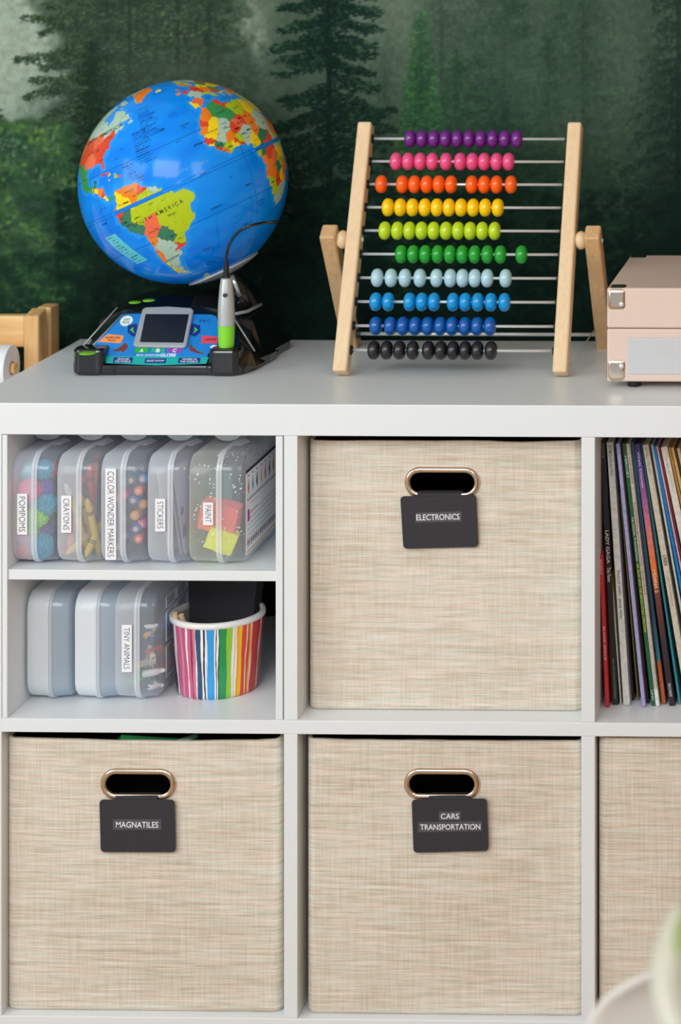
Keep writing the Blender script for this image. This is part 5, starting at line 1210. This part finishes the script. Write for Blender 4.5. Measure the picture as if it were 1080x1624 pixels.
beadx = [
 ('purple', (112, 34, 132), [650.8, 669.5, 688.2, 706.6, 725.3, 744, 762.8, 781.5, 800.7, 819.8]),
 ('pink', (236, 84, 138), [628.2, 647.4, 666.5, 685.7, 707.4, 730, 749.1, 767.9, 787.5, 806.6]),
 ('orange', (255, 98, 10), [604.8, 638, 657.2, 676.7, 695.9, 715.5, 748.3, 767.9, 787.5, 810.5]),
 ('yellow', (252, 206, 0), [615.4, 635, 654.2, 673.8, 692.9, 712.1, 731.3, 750.4, 769.6, 789.6]),
 ('lime', (190, 218, 30), [610.3, 630.3, 649.5, 668.7, 687.8, 707.4, 726.6, 745.7, 764.9, 784.5]),
 ('green', (28, 158, 48), [636.3, 655.5, 674.6, 694.2, 713.8, 733.4, 753, 773, 793.9, 827.1]),
 ('pale blue', (176, 212, 222), [598.3, 620.3, 642.3, 666, 692.3, 714.3, 733.6, 753, 772.8, 801.8]),
 ('sky blue', (0, 146, 214), [596.1, 616, 649.8, 669.2, 688.5, 718.6, 737.9, 757.8, 778.7, 800.2]),
 ('royal blue', (0, 88, 172), [596.1, 619.2, 639.1, 658.4, 678.3, 698.2, 717, 737.4, 756.7, 777.1]),
 ('black', (24, 24, 28), [592.9, 613.3, 633.7, 654.7, 679.4, 699.2, 718.6, 737.9, 757.3, 778.7])]
bp_ = []
for i in range(17):
    q = math.pi * i / 16; r = max(.0020, .0117 * math.sin(q) ** .80); h = -.0077 * math.copysign(abs(math.cos(q)) ** .9, math.cos(q)); bp_.append((r, h))
for i, (cn, rgb, xs_) in enumerate(beadx):
    t = .938 - i * .0958; c = fp(t)
    G().tube([c + Vector((LX0 + .008, 0, 0)), c + Vector((RX0 - .008, 0, 0))], .0018, 12).obj('rod', STEEL, ab, smooth=True)
    for X, sg in ((LX0, 1), (RX0, -1)):
        G().lathe([(.0060, 0), (.0060, .0012), (.0035, .0028)], c + Vector((X + sg * .0091, 0, 0)), (sg, 0, 0), 16).obj('grommet', BLACKM, ab)
    bm_ = mat('bead_' + cn.replace(' ', '_'), rgb, .22 if cn != 'black' else .32, coat=.35)
    first = None
    for px in xs_:
        py = PPY + FPX * (CZ - c.z) / (c.y - CY); X = at(px, py, c.y).x
        if first is None:
            first = G().lathe(bp_, (0, 0, 0), (1, 0, 0), 28).obj('bead', bm_, ab, world=False, smooth=True); first['label'] = cn + ' bead'; o = first
        else: o = first.copy(); COL.objects.link(o); o.parent = ab
        o.location = Vector((X, c.y, c.z)) - Vector(ab.location)
        o.rotation_euler = (random.Random(px).random() * 6, 0, 0)

# ================================================================== portable record player
SX0, SX1, SY0, SY1, SZ0, SZS, SZ1 = .3530, .7100, .090, .345, TOP + .009, TOP + .0735, TOP + .1225
rp = thing('record_player_case', 'blush pink suitcase record player with nickel corners', 'record player', ((SX0 + SX1) / 2, (SY0 + SY1) / 2, TOP))
PINK = mat('blush_leatherette', (224, 200, 186), .55, bump=.12, bscale=900)
box('case', (SX0, SX1, SY0, SY1, SZ0, SZS - .0003), PINK, rp, .0028, seg=4)
box('lid', (SX0, SX1, SY0, SY1, SZS + .0003, SZ1), PINK, rp, .0028, seg=4)
box('seam', (SX0 + .002, SX1 - .002, SY0 + .002, SY1 - .002, SZS - .002, SZS + .002), mat('seam_brown', (110, 78, 66), .7), rp, 0)
def corner(xa, sgx, ya, sgy, za, sgz):
    g = G(); o_ = .0012; L = .0265; T = .0014; x = xa - sgx * o_; y = ya - sgy * o_; z = za - sgz * o_
    bb = lambda a, b: (min(a, b), max(a, b))
    g.box(*bb(x, x + sgx * L), *bb(y, y + sgy * L), *bb(z, z + sgz * L * 1.15))
    o = g.obj('corner_guard', NICKEL, rp, bevel=.007, seg=5, smooth=True, autos=60)
    h = G().lathe([(.0032, 0), (.003, .0012), (.001, .0018)], (x + sgx * L * .72, y, z + sgz * L * .78), (0, -1, 0), 14) if ya == SY0 else None
    if h: h.obj('rivet', STEEL, o, smooth=True)
for xa, sx_ in ((SX0, 1), (SX1, -1)):
    for ya, sy_ in ((SY0, 1), (SY1, -1)):
        corner(xa, sx_, ya, sy_, SZ0, 1); corner(xa, sx_, ya, sy_, SZ1, -1)
def grille_mat():
    m = bpy.data.materials.new('perforated_grille'); m.use_nodes = True; nt = m.node_tree; b = nt.nodes['Principled BSDF']; b.inputs['Roughness'].default_value = .5
    tc = nt.nodes.new('ShaderNodeTexCoord'); mp = nt.nodes.new('ShaderNodeMapping'); mp.inputs['Scale'].default_value = (360, 360, 360); mp.inputs['Rotation'].default_value = (0, R(45), 0)
    ck = nt.nodes.new('ShaderNodeTexVoronoi'); ck.inputs['Scale'].default_value = 1; ck.inputs['Randomness'].default_value = 0
    nt.links.new(tc.outputs['Object'], mp.inputs[0]); nt.links.new(mp.outputs[0], ck.inputs['Vector'])
    cr = nt.nodes.new('ShaderNodeValToRGB'); cr.color_ramp.elements[0].position = .25; cr.color_ramp.elements[0].color = lin((120, 120, 124)); cr.color_ramp.elements[1].position = .45; cr.color_ramp.elements[1].color = lin((206, 206, 208))
    nt.links.new(ck.outputs['Distance'], cr.inputs[0]); nt.links.new(cr.outputs[0], b.inputs['Base Color']); return m
box('speaker_grille', (SX0 + .0255, SX0 + .17, SY0 - .0012, SY0 + .001, TOP + .0185, TOP + .0625), grille_mat(), rp, .0008)
for x in (SX0 + .031, SX1 - .031):
    for y in (SY0 + .02, SY1 - .03):
        G().lathe([(.0075, 0), (.0082, .001), (.0078, .0095)], (x, y, TOP + .0003), (0, 0, 1), 20).obj('rubber_foot', BLACKM, rp, smooth=True, autos=40)

# ================================================================== pine easel with a paper roll, left of the shelf unit
ez = thing('pine_easel', 'pine wood drawing easel standing left of the shelf unit', 'easel', (-.75, .22, 0))
for X in (-.4215, -1.02):
    G().prism([(X - .010, .285, TOP + .050), (X + .010, .285, TOP + .050), (X + .010, .315, TOP + .056), (X - .010, .315, TOP + .056)], (0, -.0, -.30)).obj('front_post', PINEZ, ez, bevel=.003, seg=3)
    beam((X, .06, .004), (X, .300, TOP - .24), .020, .030).obj('front_leg', PINEZ, ez, bevel=.003)
    G().box(X - .010, X + .010, .330, .362, TOP - .26, TOP + .0535).obj('rear_post', PINEZ, ez, bevel=.003, seg=3)
    beam((X, .385, .004), (X, .346, TOP - .25), .020, .026).obj('rear_leg', PINEZ, ez, bevel=.003)
zz = at(20, 499, .300).z; zb = at(20, 549, .300).z
G().box(-1.01, -.4318, .291, .309, zb, zz).obj('top_rail', PINE, ez, bevel=.003, seg=3)
G().box(-1.01, -.4318, .291, .309, TOP - .62, TOP - .20).obj('drawing_board', mat('easel_board', (240, 240, 238), .5), ez, bevel=.001)
rc = Vector((0, .262, at(14, 550, .25).z - .030))
G().tube([Vector((-1.0, rc.y, rc.z)), Vector((-.4325, rc.y, rc.z + .0))], .0075, 16).obj('dowel', PINE, ez, smooth=True, autos=40)
pr = thing('paper_roll', 'white paper roll on the dowel of the pine easel', 'paper roll', (-.70, rc.y, rc.z - .036))
G().lathe([(.0078, 0), (.029, 0), (.030, .003), (.030, .507), (.029, .510), (.0078, .510), (.0078, 0)], Vector((-.948, rc.y, rc.z)), (1, 0, 0), 48, cap=False).obj('paper', PAPER, pr, smooth=True, autos=40)
G().lathe([(.0078, -.001), (.0086, -.001), (.0086, .511), (.0078, .511), (.0078, -.001)], Vector((-.948, rc.y, rc.z)), (1, 0, 0), 32, cap=False).obj('card_core', mat('kraft_core', (150, 112, 80), .8), pr, smooth=True, autos=40)

# ================================================================== foreground: child's chair and a potted plant, both out of focus
ch = thing('shell_chair', 'pale child sized tub chair in the lower right foreground', 'chair', (.622, -1.16, 0))
def shell():
    v = []; f = []; nu, nv = 24, 26
    for j in range(nv + 1):
        t = j / nv
        if t < .45: y = -.17 + t / .45 * .28; z = .335 - .02 * math.sin(t / .45 * math.pi); hw = .150
        else:
            s = (t - .45) / .55; y = .11 + .055 * math.sin(s * 1.3); z = .335 + .252 * s; q_ = max(0, (s - .80) / .20); hw = .150 - .050 * (1 - math.sqrt(1 - q_ * q_))
        for i in range(nu + 1):
            u = -1 + 2 * i / nu; c = u * u
            x = u * hw; zz_ = z + (.045 * c if t < .45 else 0); yy = y - (.030 * c * (.2 + .8 * min(1, max(0, (t - .3) / .4))) if t > .3 else 0)
            v.append((.622 + x, -1.16 + yy, zz_))
    for j in range(nv):
        for i in range(nu): a = j * (nu + 1) + i; f.append((a, a + 1, a + nu + 2, a + nu + 1))
    o = obj('seat_shell', v, f, mat('chair_white_plastic', (206, 200, 192), .4), ch, smooth=True)
    s = o.modifiers.new('s', 'SOLIDIFY'); s.thickness = .007; s.offset = 0
    o.modifiers.new('sub', 'SUBSURF').render_levels = 1
shell()
for sx_ in (-1, 1):
    for sy_ in (-1, 1):
        G().tube([(.622 + sx_ * .09, -1.16 + sy_ * .08, .325), (.622 + sx_ * .145, -1.16 + sy_ * .14, .002)], [.013, .009], 14).obj('leg', BEECH, ch, smooth=True, autos=40)
pl = thing('potted_plant', 'variegated green and cream leafy plant in the lower right foreground', 'plant', (.70, -1.42, 0))
G().lathe([(.07, .002), (.085, .01), (.10, .20), (.104, .205), (.096, .205), (.09, .17), (.001, .17)], (.70, -1.42, 0), (0, 0, 1), 36, cap=False).obj('pot', mat('white_ceramic', (232, 230, 226), .35), pl, smooth=True, autos=40)
def leaf_mat():
    m = bpy.data.materials.new('variegated_leaf'); m.use_nodes = True; nt = m.node_tree; b = nt.nodes['Principled BSDF']; b.inputs['Roughness'].default_value = .4
    a = nt.nodes.new('ShaderNodeAttribute'); a.attribute_name = 'across'; tc = nt.nodes.new('ShaderNodeTexCoord')
    n = nt.nodes.new('ShaderNodeTexNoise'); n.inputs['Scale'].default_value = 26; nt.links.new(tc.outputs['Object'], n.inputs['Vector'])
    ad = nt.nodes.new('ShaderNodeMath'); ad.operation = 'ADD'; nt.links.new(a.outputs['Fac'], ad.inputs[0])
    ml = nt.nodes.new('ShaderNodeMath'); ml.operation = 'MULTIPLY_ADD'; ml.inputs[1].default_value = .9; ml.inputs[2].default_value = -.45; nt.links.new(n.outputs['Fac'], ml.inputs[0]); nt.links.new(ml.outputs[0], ad.inputs[1])
    cr = nt.nodes.new('ShaderNodeValToRGB'); cr.color_ramp.elements[0].position = .22; cr.color_ramp.elements[0].color = lin((130, 142, 80)); cr.color_ramp.elements[1].position = .36; cr.color_ramp.elements[1].color = lin((184, 181, 164))
    nt.links.new(ad.outputs[0], cr.inputs[0]); nt.links.new(cr.outputs[0], b.inputs['Base Color']); return m
LM = leaf_mat()
def leaf(base, tip, w, bulge, side):
    base = Vector(base); tip = Vector(tip); d = tip - base; sd = Vector(side).normalized(); nr = d.normalized().cross(sd)
    v = []; f = []; ac_ = []; n = 18; m_ = 8
    for j in range(n + 1):
        t = j / n; c = base + d * t + nr * (bulge * math.sin(math.pi * t)); hw = w / 2 * math.sin(math.pi * min(1, t * .96 + .03)) ** .75
        for i in range(m_ + 1):
            u = -1 + 2 * i / m_; v.append(c + sd * (u * hw) + nr * (abs(u) * hw * .3)); ac_.append(abs(u))
    for j in range(n):
        for i in range(m_): a = j * (m_ + 1) + i; f.append((a, a + 1, a + m_ + 2, a + m_ + 1))
    o = obj('leaf', v, f, LM, pl, smooth=True); q = o.data.attributes.new('across', 'FLOAT', 'POINT'); q.data.foreach_set('value', ac_)
    s = o.modifiers.new('s', 'SOLIDIFY'); s.thickness = .0008
C0 = Vector((.70, -1.42, .17))
l0 = at(1098, 1690, -1.36); l1 = at(1086, 1425, -1.28)
leafs = [(l0, l1, .046, -.01, (1, .2, -.1)), (at(1125, 1700, -1.40), at(1118, 1500, -1.44), .055, .01, (1, -.3, .1)), ((.72, -1.46, .46), (.80, -1.5, .68), .07, .02, (0, 1, 0)), ((.74, -1.40, .44), (.88, -1.38, .60), .07, .02, (.2, 1, 0)), ((.68, -1.47, .42), (.66, -1.60, .58), .06, .02, (1, 0, 0)), ((.73, -1.38, .45), (.80, -1.28, .66), .065, .02, (1, -.5, 0))]
for lf in leafs:
    b0 = Vector(lf[0]); leaf(*lf)
    mid = (C0 + b0) / 2 + Vector((0, 0, .03))
    G().tube([C0 + Vector((random.Random(b0.x).uniform(-.02, .02), 0, 0)), mid, b0], [.004, .0035, .0025], 8).obj('stem', mat('stem_green', (130, 160, 80), .5), pl, smooth=True)
